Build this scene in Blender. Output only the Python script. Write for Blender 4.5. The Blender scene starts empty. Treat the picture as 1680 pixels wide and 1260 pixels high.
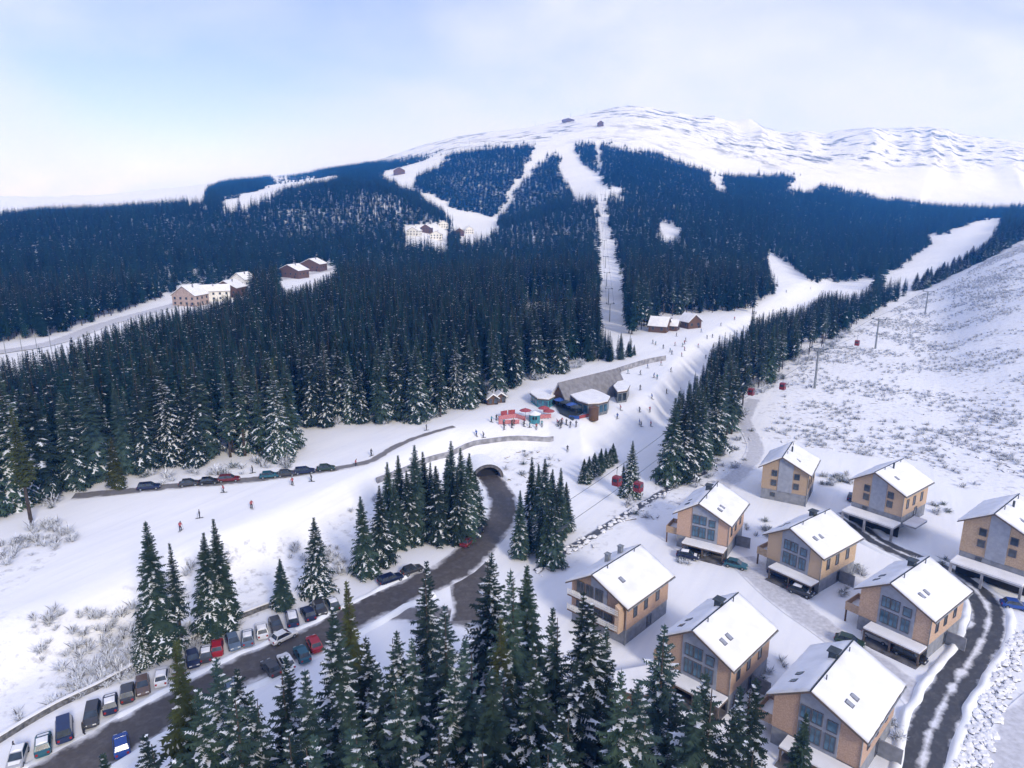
import bpy, bmesh, math, random
import numpy as np

R = math.radians
random.seed(7)
rng = np.random.default_rng(11)
S = bpy.context.scene
COL = S.collection

# ------------------------------------------------------------------ camera
CAM_Z, PITCH, FPX = 62.0, R(14.4), 1165.0
cam_d = bpy.data.cameras.new('camera'); cam = bpy.data.objects.new('camera', cam_d); COL.objects.link(cam)
cam.location = (0, 0, CAM_Z); cam.rotation_euler = (R(90) - PITCH, 0, 0)
cam_d.sensor_fit = 'HORIZONTAL'; cam_d.sensor_width = 36.0; cam_d.lens = 36.0 * FPX / 1680.0
cam_d.clip_start = 1.0; cam_d.clip_end = 30000.0
S.camera = cam

# ------------------------------------------------------------------ sky, sun, exposure
SUN_AZ, SUN_EL = R(-60), R(29)            # azimuth from +X, counter-clockwise
W = bpy.data.worlds.new('World'); S.world = W; W.use_nodes = True
nt = W.node_tree; nt.nodes.clear(); N = nt.nodes.new; L = nt.links.new
out = N('ShaderNodeOutputWorld'); bg = N('ShaderNodeBackground'); sky = N('ShaderNodeTexSky')
sky.sky_type = 'NISHITA'; sky.sun_disc = False; sky.sun_elevation = SUN_EL
sky.sun_rotation = math.pi / 2 - SUN_AZ; sky.air_density = 1.0; sky.dust_density = 0.0; sky.ozone_density = 4.0
tc = N('ShaderNodeTexCoord'); mp = N('ShaderNodeMapping'); mp.inputs['Scale'].default_value = (1.0, 1.0, 2.1)
mp.inputs['Rotation'].default_value = (0.0, 0.12, 0.0); mp.inputs['Location'].default_value = (8.35, 3.4, 4.24)
n1 = N('ShaderNodeTexNoise'); n1.inputs['Scale'].default_value = 1.9; n1.inputs['Detail'].default_value = 6; n1.inputs['Roughness'].default_value = 0.5
n1.inputs['Distortion'].default_value = 0.35
rp = N('ShaderNodeValToRGB'); rp.color_ramp.elements[0].position = 0.38; rp.color_ramp.elements[1].position = 0.62
rp.color_ramp.elements[0].color = (0.22, 0.22, 0.22, 1); rp.color_ramp.elements[1].color = (0.97, 0.97, 0.97, 1)
mx = N('ShaderNodeMix'); mx.data_type = 'RGBA'
sc_ = N('ShaderNodeMix'); sc_.data_type = 'RGBA'; sc_.blend_type = 'MULTIPLY'; sc_.inputs[0].default_value = 1.0
SKY_STRENGTH = 0.11
sc_.inputs[7].default_value = (1.02, 0.86, 1.06, 1)
L(tc.outputs['Generated'], mp.inputs['Vector']); L(mp.outputs[0], n1.inputs['Vector']); sz = N('ShaderNodeSeparateXYZ'); L(tc.outputs['Generated'], sz.inputs[0])
hz_ = N('ShaderNodeMapRange'); hz_.inputs[1].default_value = 0.0; hz_.inputs[2].default_value = 0.16; hz_.inputs[3].default_value = 0.20; hz_.inputs[4].default_value = 0.0   # cloud thickens towards the horizon
L(sz.outputs['Z'], hz_.inputs[0]); cv = N('ShaderNodeMath'); L(n1.outputs['Fac'], cv.inputs[0]); L(hz_.outputs[0], cv.inputs[1]); L(cv.outputs[0], rp.inputs[0])
L(rp.outputs[0], mx.inputs[0]); L(sky.outputs[0], sc_.inputs[6]); L(sc_.outputs[2], mx.inputs[6])
mx.inputs[7].default_value = (0.68 / SKY_STRENGTH, 0.725 / SKY_STRENGTH, 0.98 / SKY_STRENGTH, 1)   # thin high cloud
L(mx.outputs[2], bg.inputs['Color']); bg.inputs['Strength'].default_value = SKY_STRENGTH
L(bg.outputs[0], out.inputs['Surface'])
sd = bpy.data.lights.new('sun', 'SUN'); sun = bpy.data.objects.new('sun', sd); COL.objects.link(sun)
sd.energy = 2.3; sd.angle = R(12); sd.color = (1.0, 0.955, 0.90)
sun.rotation_euler = (R(90) - SUN_EL, 0, SUN_AZ + R(90)); sun.location = (200, -80, 300)
S.view_settings.view_transform = 'Standard'; S.view_settings.look = 'None'
S.view_settings.gamma = 1.0; S.view_settings.exposure = 0.36; S.view_settings.use_curve_mapping = False
S.render.engine = 'CYCLES'
S.cycles.max_bounces = 6; S.cycles.diffuse_bounces = 3; S.cycles.glossy_bounces = 2; S.cycles.volume_bounces = 2
S.cycles.transmission_bounces = 2; S.cycles.transparent_max_bounces = 8
S.cycles.use_denoising = True; S.cycles.caustics_reflective = False; S.cycles.caustics_refractive = False

# ------------------------------------------------------------------ helpers: tags, meshes, materials
def tag(o, label=None, cat=None, group=None, kind=None):
    if label: o['label'] = label
    if cat: o['category'] = cat
    if group: o['group'] = group
    if kind: o['kind'] = kind
    return o
def empty(name, loc=(0, 0, 0), rz=0.0, scale=1.0):
    o = bpy.data.objects.new(name, None); COL.objects.link(o)
    o.location = loc; o.rotation_euler = (0, 0, rz); o.scale = (scale,) * 3; o.empty_display_size = 0.5
    return o
def link(name, me, parent=None, loc=None, rz=0.0):
    o = bpy.data.objects.new(name, me); COL.objects.link(o)
    if parent: o.parent = parent
    if loc is not None: o.location = loc
    if rz: o.rotation_euler = (0, 0, rz)
    return o
def copy_tree(o, parent=None):
    c = o.copy(); COL.objects.link(c); c.parent = parent
    for ch in list(o.children): copy_tree(ch, c)
    return c
class MB:
    def __init__(s): s.v = []; s.f = []; s.m = []
    def add(s, vs, fs, m=0):
        b = len(s.v); s.v += [tuple(p) for p in vs]
        for f in fs: s.f.append(tuple(b + i for i in f)); s.m.append(m)
        return s
    def box(s, x0, x1, y0, y1, z0, z1, m=0):
        return s.add([(x0,y0,z0),(x1,y0,z0),(x1,y1,z0),(x0,y1,z0),(x0,y0,z1),(x1,y0,z1),(x1,y1,z1),(x0,y1,z1)],
                     [(0,3,2,1),(4,5,6,7),(0,1,5,4),(1,2,6,5),(2,3,7,6),(3,0,4,7)], m)
    def prism(s, poly, z0, z1, m=0):                       # polygon in xy, counter-clockwise
        n = len(poly)
        return s.add([(p[0],p[1],z0) for p in poly] + [(p[0],p[1],z1) for p in poly],
                     [tuple(range(n))[::-1], tuple(range(n, 2*n))] + [(i,(i+1)%n,n+(i+1)%n,n+i) for i in range(n)], m)
    def extr(s, prof, y0, y1, m=0):                        # profile in xz extruded along y
        n = len(prof)
        return s.add([(p[0],y0,p[1]) for p in prof] + [(p[0],y1,p[1]) for p in prof],
                     [tuple(range(n)), tuple(range(n, 2*n))[::-1]] + [(i,n+i,n+(i+1)%n,(i+1)%n) for i in range(n)], m)
    def tube(s, pts, rad, n=6, m=0, cap=True):
        pts = [np.array(p, float) for p in pts]
        rad = rad if isinstance(rad, (list, tuple)) else [rad] * len(pts)
        rings = []
        for i, p in enumerate(pts):
            t = pts[min(i+1, len(pts)-1)] - pts[max(i-1, 0)]; t /= np.linalg.norm(t) + 1e-9
            a = np.cross(t, (0, 0, 1)) if abs(t[2]) < 0.95 else np.cross(t, (1, 0, 0)); a /= np.linalg.norm(a); b = np.cross(a, t)
            rings.append([p + rad[i]*(math.cos(2*math.pi*k/n)*a + math.sin(2*math.pi*k/n)*b) for k in range(n)])
        vs = [q for r_ in rings for q in r_]; fs = []
        for i in range(len(pts)-1):
            for k in range(n): fs.append((i*n+k, (i+1)*n+k, (i+1)*n+(k+1)%n, i*n+(k+1)%n))
        if cap: fs += [tuple(range(n)), tuple(range((len(pts)-1)*n, len(pts)*n))[::-1]]
        return s.add(vs, fs, m)
    def mesh(s, name, mats, smooth=False):
        me = bpy.data.meshes.new(name); me.from_pydata(s.v, [], s.f)
        for m in (mats if isinstance(mats, (list, tuple)) else [mats]): me.materials.append(m)
        me.polygons.foreach_set('material_index', s.m)
        bm = bmesh.new(); bm.from_mesh(me); bmesh.ops.recalc_face_normals(bm, faces=bm.faces[:]); bm.to_mesh(me); bm.free()
        if smooth: me.polygons.foreach_set('use_smooth', [True]*len(me.polygons))
        me.update(); return me
    def build(s, name, mats, parent=None, loc=None, rz=0.0, smooth=False):
        return link(name, s.mesh(name, mats, smooth), parent, loc, rz)

def mat(name, col, rough=0.7, metal=0.0, vary=0.12, scale=3.0, bump=0.0, spec=0.3, col2=None, rand=0.0, coords='Object'):
    m = bpy.data.materials.new(name); m.use_nodes = True
    t = m.node_tree; n = t.nodes.new; b = t.nodes['Principled BSDF']
    b.inputs['Roughness'].default_value = rough; b.inputs['Metallic'].default_value = metal
    b.inputs['Specular IOR Level'].default_value = spec
    c = n('ShaderNodeTexCoord'); no = n('ShaderNodeTexNoise'); no.inputs['Scale'].default_value = scale; no.inputs['Detail'].default_value = 4
    t.links.new(c.outputs[coords], no.inputs['Vector'])
    mi = n('ShaderNodeMix'); mi.data_type = 'RGBA'
    c2 = col2 if col2 else tuple(x * (1 - vary * 2) for x in col)
    c1 = col if col2 else tuple(min(1, x * (1 + vary)) for x in col)
    mi.inputs[6].default_value = (*c2, 1); mi.inputs[7].default_value = (*c1, 1)
    r_ = n('ShaderNodeMapRange'); r_.inputs[1].default_value = 0.35; r_.inputs[2].default_value = 0.65
    t.links.new(no.outputs['Fac'], r_.inputs[0]); t.links.new(r_.outputs[0], mi.inputs[0])
    last = mi.outputs[2]
    if rand:
        oi = n('ShaderNodeObjectInfo'); hs = n('ShaderNodeHueSaturation')
        mr = n('ShaderNodeMapRange'); mr.inputs[3].default_value = 1 - rand; mr.inputs[4].default_value = 1 + rand
        mh = n('ShaderNodeMapRange'); mh.inputs[3].default_value = 0.5 - rand * 0.08; mh.inputs[4].default_value = 0.5 + rand * 0.08
        wn = n('ShaderNodeTexWhiteNoise'); wn.noise_dimensions = '1D'
        t.links.new(oi.outputs['Random'], mr.inputs[0]); t.links.new(oi.outputs['Random'], wn.inputs['W']); t.links.new(wn.outputs['Value'], mh.inputs[0])
        t.links.new(mr.outputs[0], hs.inputs['Value']); t.links.new(mh.outputs[0], hs.inputs['Hue']); t.links.new(last, hs.inputs['Color']); last = hs.outputs[0]
    t.links.new(last, b.inputs['Base Color'])
    if bump:
        bp = n('ShaderNodeBump'); bp.inputs['Strength'].default_value = bump; bp.inputs['Distance'].default_value = 0.1
        t.links.new(no.outputs['Fac'], bp.inputs['Height']); t.links.new(bp.outputs[0], b.inputs['Normal'])
    return m

M = {}
SNOWC = (0.83, 0.845, 0.87)
M['snow'] = mat('snow', SNOWC, 0.6, vary=0.02, scale=0.6, bump=0.3)
M['roof_snow'] = mat('roof_snow', (0.80, 0.80, 0.83), 0.6, vary=0.04, scale=0.5, bump=0.25)
M['tree_snow'] = mat('tree_snow', (0.74, 0.77, 0.83), 0.7, vary=0.05, scale=2.0)
M['needle'] = mat('needle', (0.048, 0.078, 0.058), 0.75, scale=0.7, col2=(0.016, 0.036, 0.034), rand=0.45, spec=0.15)
M['needle_far'] = mat('needle_far', (0.017, 0.044, 0.038), 0.8, scale=0.5, col2=(0.005, 0.019, 0.022), rand=0.6, spec=0.1)
M['needle_olive'] = mat('needle_olive', (0.070, 0.085, 0.028), 0.75, scale=0.7, col2=(0.035, 0.048, 0.020), rand=0.2, spec=0.15)
M['bark'] = mat('bark', (0.065, 0.05, 0.042), 0.9, vary=0.3, scale=4, bump=0.5)
M['twig'] = mat('twig', (0.10, 0.085, 0.08), 0.9, vary=0.3, scale=4)
M['frost'] = mat('frost', (0.72, 0.75, 0.82), 0.8, vary=0.1, scale=2)
M['stone'] = mat('stone', (0.18, 0.18, 0.19), 0.9, vary=0.3, scale=2, bump=0.5, rand=0.3)
M['wood'] = mat('wood', (0.49, 0.355, 0.26), 0.75, scale=6, col2=(0.36, 0.25, 0.18), rand=0.14, bump=0.1)
M['wood_dark'] = mat('wood_dark', (0.13, 0.075, 0.05), 0.8, vary=0.25, scale=6)
M['plaster'] = mat('plaster', (0.29, 0.31, 0.37), 0.85, vary=0.06, scale=1.5)
M['plaster_base'] = mat('plaster_base', (0.24, 0.25, 0.28), 0.85, vary=0.1, scale=1.5)
M['white_wall'] = mat('white_wall', (0.74, 0.72, 0.68), 0.85, vary=0.06, scale=1.5)
M['cream'] = mat('cream', (0.60, 0.52, 0.40), 0.85, vary=0.06, scale=1.5)
M['hotel_wall'] = mat('hotel_wall', (0.40, 0.31, 0.28), 0.85, vary=0.12, scale=1.0)
M['trim'] = mat('trim', (0.13, 0.10, 0.085), 0.7, vary=0.15, scale=4)
M['glass'] = mat('glass', (0.035, 0.05, 0.07), 0.12, vary=0.3, scale=0.8, spec=0.8)
M['glass_blue'] = mat('glass_blue', (0.05, 0.12, 0.19), 0.15, vary=0.3, scale=0.8, spec=0.7)
M['frame'] = mat('frame', (0.10, 0.10, 0.12), 0.5, vary=0.1)
M['metal'] = mat('metal', (0.30, 0.32, 0.34), 0.45, 0.6, vary=0.15, scale=2)
M['metal_dark'] = mat('metal_dark', (0.055, 0.07, 0.085), 0.5, 0.3, vary=0.2, scale=2)
M['roof_grey'] = mat('roof_grey', (0.20, 0.195, 0.21), 0.8, vary=0.12, scale=0.8)
M['concrete'] = mat('concrete', (0.30, 0.30, 0.33), 0.9, vary=0.2, scale=0.7, bump=0.2)
M['concrete_dark'] = mat('concrete_dark', (0.12, 0.115, 0.12), 0.9, vary=0.25, scale=0.7, bump=0.2)
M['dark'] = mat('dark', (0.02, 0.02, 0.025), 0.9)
M['rubber'] = mat('rubber', (0.02, 0.02, 0.022), 0.85)
M['red'] = mat('red', (0.34, 0.07, 0.08), 0.6, vary=0.15)
M['cabin'] = mat('cabin', (0.20, 0.025, 0.04), 0.4, vary=0.1)
M['red_net'] = mat('red_net', (0.50, 0.20, 0.22), 0.8, vary=0.2, scale=5)
M['teal'] = mat('teal', (0.06, 0.24, 0.30), 0.6, vary=0.2)
M['blue'] = mat('blue', (0.04, 0.10, 0.36), 0.5, vary=0.2)
M['skin'] = mat('skin', (0.5, 0.32, 0.24), 0.7)
M['lamp'] = mat('lamp', (0.7, 0.7, 0.68), 0.2)
M['tail'] = mat('tail', (0.35, 0.02, 0.02), 0.3)

# ------------------------------------------------------------------ terrain height
def _hash(ix, iy, s):
    h = (ix.astype(np.int64) * 374761393 + iy.astype(np.int64) * 668265263 + s * 1442695041) & 0xffffffff
    h = ((h ^ (h >> 13)) * 1274126177) & 0xffffffff
    return ((h ^ (h >> 16)) & 0xffff) / 65535.0
def vnoise(x, y, s=0):
    ix, iy = np.floor(x), np.floor(y); fx, fy = x - ix, y - iy
    fx = fx*fx*(3-2*fx); fy = fy*fy*(3-2*fy)
    a, b = _hash(ix, iy, s), _hash(ix+1, iy, s); c, d = _hash(ix, iy+1, s), _hash(ix+1, iy+1, s)
    return (a*(1-fx)+b*fx)*(1-fy) + (c*(1-fx)+d*fx)*fy
def fbm(x, y, s=0, o=4):
    t = 0; a = 0.5
    for k in range(o): t = t + a*(vnoise(x*2**k, y*2**k, s+k)-0.5); a *= 0.5
    return t
def sstep(a, b, x):
    t = np.clip((x-a)/(b-a), 0, 1); return t*t*(3-2*t)
BANK = np.array([(-400,-60),(-150,24),(-67,86),(-40,124),(-15,168),(10,180),(18,174),(43,204),(74,280),(174,445),(600,1150),(3000,5000)], float)
TERR = 5.0
def valley(x, y):
    yb = np.interp(x, BANK[:,0], BANK[:,1])
    w = 7 + 0.02*np.clip(y, 0, 800)
    return TERR * sstep(-w, w, y-yb)
TS, TCs = math.sin(PITCH), math.cos(PITCH)
def px_az(px, py=330): return math.atan2(px-840, (630-py)*TS + FPX*TCs)
def row_z(az, r, py):
    v = 630-py; return CAM_Z + r*(v*TCs - FPX*TS)*math.cos(az)/(v*TS + FPX*TCs)
COLS = {   # bearing column -> (start of the rise, [(distance, sight row of that ground)])
 -900: (450,[(750,400),(1100,345),(1700,340),(3600,318)]),
 -300: (450,[(750,412),(1100,350),(1700,350),(3600,322)]),
 0:    (480,[(750,420),(1050,360),(1500,366),(3600,322)]),
 200:  (500,[(780,412),(1080,352),(1600,352),(3600,317)]),
 380:  (540,[(850,398),(1150,334),(1700,314),(3600,298)]),
 480:  (580,[(880,392),(1150,318),(1600,310),(2300,298),(3500,284)]),
 560:  (600,[(900,385),(1150,304),(1500,306),(2200,284),(3400,276)]),
 640:  (650,[(900,380),(1100,306),(1400,318),(2000,280),(3200,252)]),
 700:  (650,[(850,392),(1000,335),(1200,350),(1900,268),(3000,230)]),
 740:  (700,[(850,400),(1000,386),(1250,352),(1850,252),(2900,220)]),
 810:  (650,[(850,404),(1000,378),(1250,362),(1800,248),(2900,207)]),
 860:  (600,[(800,406),(1000,362),(1200,362),(1800,242),(2850,199)]),
 920:  (500,[(750,408),(1050,340),(1250,332),(1800,240),(2800,187)]),
 985:  (370,[(700,408),(1080,318),(1300,302),(1800,236),(2800,172)]),
 1040: (370,[(700,408),(1100,326),(1800,244),(2800,164)]),
 1110: (370,[(700,408),(1100,335),(1850,262),(2850,178)]),
 1180: (370,[(700,412),(1100,345),(1900,286),(2950,186)]),
 1260: (400,[(680,428),(1100,358),(1900,292),(3100,206)]),
 1340: (480,[(750,436),(1200,372),(2000,300),(3300,212)]),
 1440: (520,[(800,432),(1300,378),(2100,318),(3500,200)]),
 1520: (560,[(850,420),(1350,372),(2150,328),(3600,198)]),
 1580: (420,[(600,455),(680,452),(900,405),(1400,362),(2250,333),(3600,214)]),
 1640: (260,[(600,422),(700,427),(900,396),(1500,360),(2300,334),(3600,221)]),
 1750: (220,[(600,384),(720,386),(900,375),(1500,352),(2300,338),(3600,230)]),
 2100: (220,[(600,394),(720,394),(1500,350),(2300,336),(3600,235)]),
 2900: (220,[(600,394),(720,394),(1500,350),(2300,336),(3600,240)]),
}
NAZ, NLR = 721, 240
AZG = np.linspace(-math.pi, math.pi, NAZ); LRG = np.linspace(math.log(20), math.log(6500), NLR); RG = np.exp(LRG)
def _table():
    azs, prof = [], []
    for px in sorted(COLS):
        az = px_az(px); r0, pts = COLS[px]
        rr, zz = [20, r0*0.8, r0], [0, 0, 0]
        for r_, py in pts:
            x, y = r_*math.sin(az), r_*math.cos(az)
            rr.append(r_); zz.append(row_z(az, r_, py) - float(valley(np.array([x]), np.array([y]))[0]))
        rr += [rr[-1]+900, 6500]; zz += [zz[-1]-150, zz[-1]-200]
        azs.append(az); prof.append(np.interp(RG, rr, zz))
    flat = np.interp(RG, [20, 600, 1500, 3500, 6500], [0, 0, 90, 160, 100])
    azs = [-math.pi, -2.0] + azs + [2.0, math.pi]; prof = [flat, flat] + prof + [flat, flat]
    P = np.array(prof); T = np.empty((NAZ, NLR))
    for j in range(NLR): T[:, j] = np.interp(AZG, azs, P[:, j])
    def blur(A, s, ax):
        k = np.exp(-0.5*(np.arange(-8, 9)/s)**2); k /= k.sum()
        pad = [(0,0),(0,0)]; pad[ax] = (8,8)
        return np.apply_along_axis(lambda v: np.convolve(v, k, 'valid'), ax, np.pad(A, pad, mode='edge'))
    return blur(blur(T, 1.6, 0), 2.0, 1)
TAB = _table()
def H(x, y):
    x = np.asarray(x, float); y = np.asarray(y, float)
    r = np.hypot(x, y); az = np.arctan2(x, y)
    i = np.clip((az+math.pi)/(2*math.pi)*(NAZ-1), 0, NAZ-1.001); j = np.clip((np.log(np.maximum(r, 20.01))-LRG[0])/(LRG[-1]-LRG[0])*(NLR-1), 0, NLR-1.001)
    i0, j0 = i.astype(int), j.astype(int); fi, fj = i-i0, j-j0
    T = (TAB[i0,j0]*(1-fi)+TAB[i0+1,j0]*fi)*(1-fj) + (TAB[i0,j0+1]*(1-fi)+TAB[i0+1,j0+1]*fi)*fj
    z = valley(x, y) + T
    far = sstep(900, 2200, r)
    z = z + far*(fbm(x/420, y/420, 3)*34)
    az2 = x/np.maximum(y, 1)*3300; wr = fbm(x/400, y/400, 41, 3)*1.5
    rid = 1-np.abs(2*vnoise(az2/190+wr, y/2400, 21)-1)+0.5*(1-np.abs(2*vnoise(az2/80+wr*1.5, y/1500, 22)-1))-0.25
    z = z + sstep(2250, 2700, r)*(1-.7*sstep(3100, 3550, r))*(rid-0.5)*(6+28*sstep(450, 1100, x)) + sstep(2300, 2900, r)*fbm(x/120, y/120, 9, 3)*6
    z = z + 0.25*fbm(x/30, y/30, 5, 2)*sstep(30, 120, r)
    hill = sstep(0, 14, T)*(1-sstep(450, 650, r))*sstep(60, 120, x)
    z = z + hill*(fbm(x/9, y/9, 31, 3)*1.3)
    return z
def Hs(x, y): return float(H(np.array([x]), np.array([y]))[0])
def ray(px, py):
    u, v = px-840, 630-py
    d = np.array([u, v*TS+FPX*TCs, v*TCs-FPX*TS]); return d/np.linalg.norm(d)
def un(px, py, z):
    d = ray(px, py); t = (z-CAM_Z)/d[2]; return (d[0]*t, d[1]*t)
_ts = np.concatenate([np.arange(20, 700, 1.0), np.arange(700, 4500, 5.0)])
def at(px, py):
    d = ray(px, py); x, y, z = d[0]*_ts, d[1]*_ts, CAM_Z+d[2]*_ts
    g = z - H(x, y); k = np.argmax(g < 0) if (g < 0).any() else len(_ts)-1
    if not (g < 0).any():
        k = np.argmin(g/_ts); return (x[k], y[k], Hs(x[k], y[k]))
    if k == 0: k = 1
    t = _ts[k-1] + (_ts[k]-_ts[k-1])*g[k-1]/(g[k-1]-g[k]+1e-9)
    return (d[0]*t, d[1]*t, Hs(d[0]*t, d[1]*t))
def proj(x, y, z):
    dz = z-CAM_Z; fw = y*TCs - dz*TS; up = y*TS + dz*TCs
    fw = np.maximum(fw, 0.1); return 840+FPX*x/fw, 630-FPX*up/fw
def inpoly(px, py, poly):
    r_ = np.zeros(np.shape(px), bool); n = len(poly)
    for i in range(n):
        (x1, y1), (x2, y2) = poly[i], poly[(i+1) % n]
        if y1 == y2: continue
        c = ((y1 > py) != (y2 > py)) & (px < (x2-x1)*(py-y1)/(y2-y1)+x1); r_ ^= c
    return r_
def at_z(px, py, above):                                  # point on a sight line a given height above the ground
    z = above
    for k in range(4):
        x, y = un(px, py, z); z = Hs(x, y)+above
    return (x, y, z)

# open ground seen between the woods (outlines walked out on the ground with at())
OPEN = {
 'valley': [(-500,1010),(-300,910),(0,850),(100,815),(235,775),(480,752),(490,708),(700,690),(800,655),(850,628),(960,598),(1045,588),(1032,545),(1065,540),(1085,520),(1140,515),(1200,512),(1237,507),(1230,530),(1178,548),(1152,595),(1110,645),(1097,700),(1092,795),(1170,755),(1235,645),(1300,600),(1400,535),(1500,478),(1560,452),(1620,425),(1680,392),(1900,300),(2600,200),(2600,1600),(-500,1600)],
 'alpine': [(-900,-500),(2600,-500),(2600,330),(1680,334),(1600,333),(1520,329),(1440,317),(1380,305),(1340,296),(1290,279),(1230,282),(1180,280),(1120,261),(1060,242),(1000,232),(945,231),(925,236),(905,238),(860,232),(800,237),(720,247),(640,262),(560,268),(500,283),(447,292),(440,283),(390,285),(352,298),(330,317),(296,326),(200,334),(160,337),(60,340),(0,346),(-900,346)],
 'piste_a': [(623,283),(657,275),(693,263),(740,247),(727,263),(693,280),(677,303),(647,295)],
 'piste_b': [(683,310),(710,320),(760,347),(807,360),(860,280),(880,247),(895,225),(913,247),(897,250),(870,275),(843,310),(820,350),(820,367),(800,377),(760,386),(748,370),(727,337)],
 'village': [(663,372),(733,366),(737,393),(720,398),(707,383),(667,388)],
 'piste_c': [(905,232),(927,203),(940,217),(940,247),(960,270),(993,300),(1000,313),(997,337),(1007,397),(1023,470),(1027,543),(1036,560),(1007,552),(981,533),(981,450),(982,337),(977,317),(937,320),(937,300),(920,280),(917,257),(907,243)],
 'lift_line': [(980,227),(988,227),(989,297),(981,297)],
 'gap_a': [(1000,302),(1025,310),(1023,318),(1000,311)],
 'gap_b': [(1080,367),(1100,367),(1120,378),(1093,387)],
 'gap_c': [(856,503),(950,495),(954,517),(905,522),(862,540)],
 'gap_d': [(1290,303),(1312,291),(1345,304),(1320,310)],
 'gap_e': [(1160,283),(1180,290),(1196,312),(1182,308)],
 'piste_d': [(1258,413),(1270,417),(1293,433),(1333,463),(1387,463),(1440,453),(1480,440),(1500,420),(1533,397),(1523,377),(1540,387),(1603,360),(1647,357),(1640,370),(1613,397),(1587,410),(1553,447),(1547,427),(1497,467),(1487,450),(1440,457),(1400,477),(1353,473),(1320,497),(1283,503),(1237,513),(1237,507),(1270,480),(1280,457),(1263,433)],
 'road_upper': [(-60,570),(0,562),(85,552),(120,540),(185,517),(290,482),(292,466),(345,470),(410,460),(410,470),(345,491),(300,501),(240,511),(170,536),(85,566),(0,586),(-60,600)],
 'yard': [(455,457),(500,436),(558,436),(545,445),(470,473)],
 'ridge_run': [(300,325),(337,318),(338,325)],
 'ridge_run_b': [(355,329),(400,322),(450,300),(520,290),(560,287),(545,292),(470,303),(420,322),(370,331)],
}

# ------------------------------------------------------------------ ground sheet
def build_ground():
    az = np.concatenate([np.linspace(-180, -50, 44)[:-1], np.linspace(-50, 50, 700), np.linspace(50, 180, 44)[1:]])
    az = np.radians(az); rr = np.concatenate([[0.5], np.geomspace(6, 4300, 430)])
    A, RR = np.meshgrid(az, rr, indexing='ij'); X, Y = RR*np.sin(A), RR*np.cos(A)
    X1, Y1 = X.ravel(), Y.ravel(); Z1 = H(X1, Y1)
    n, m = A.shape; idx = np.arange(n*m).reshape(n, m)
    q = np.stack([idx[:-1,:-1], idx[:-1,1:], idx[1:,1:], idx[1:,:-1]], -1).reshape(-1, 4)
    me = bpy.data.meshes.new('ground'); me.vertices.add(n*m); me.vertices.foreach_set('co', np.stack([X1, Y1, Z1], -1).ravel())
    me.loops.add(q.size); me.loops.foreach_set('vertex_index', q[:, ::-1].ravel() if False else q.ravel())
    me.polygons.add(len(q)); me.polygons.foreach_set('loop_start', np.arange(0, q.size, 4)); me.update(calc_edges=True)
    me.polygons.foreach_set('use_smooth', np.ones(len(q), bool))
    r1 = np.hypot(X1, Y1); px, py = proj(X1, Y1, Z1)
    groom = np.zeros(len(X1))
    rough = np.zeros(len(X1))
    for p in ROUGH: rough = np.maximum(rough, inpoly(px, py, p) & (r1 < 700))
    alp = sstep(1700, 2100, r1)*sstep(120, 190, Z1)
    for nm, arr in (('rough', rough), ('alp', alp)):
        a = me.attributes.new(nm, 'FLOAT', 'POINT'); a.data.foreach_set('value', arr.astype(np.float32))
    me.materials.append(ground_material()); o = link('ground', me); tag(o, kind='structure'); return o
ROUGH = [
 [(1240,650),(1300,600),(1400,540),(1500,480),(1560,452),(1620,425),(1680,392),(1900,300),(2600,200),(2600,1100),(1700,820),(1560,800),(1520,760),(1400,745),(1340,735),(1250,720)],
 [(-300,1010),(0,900),(120,880),(0,1000),(120,1010),(330,900),(470,880),(600,830),(640,800),(620,900),(520,960),(360,1040),(200,1120),(0,1200),(-300,1300)],
 [(770,745),(900,735),(930,760),(850,800),(800,770)], [(880,930),(1000,840),(1090,780),(1240,700),(1220,760),(1130,830),(1000,890),(920,940)],
 [(1540,1260),(1640,1040),(1680,1010),(1800,1100),(1700,1260)],
]
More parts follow.
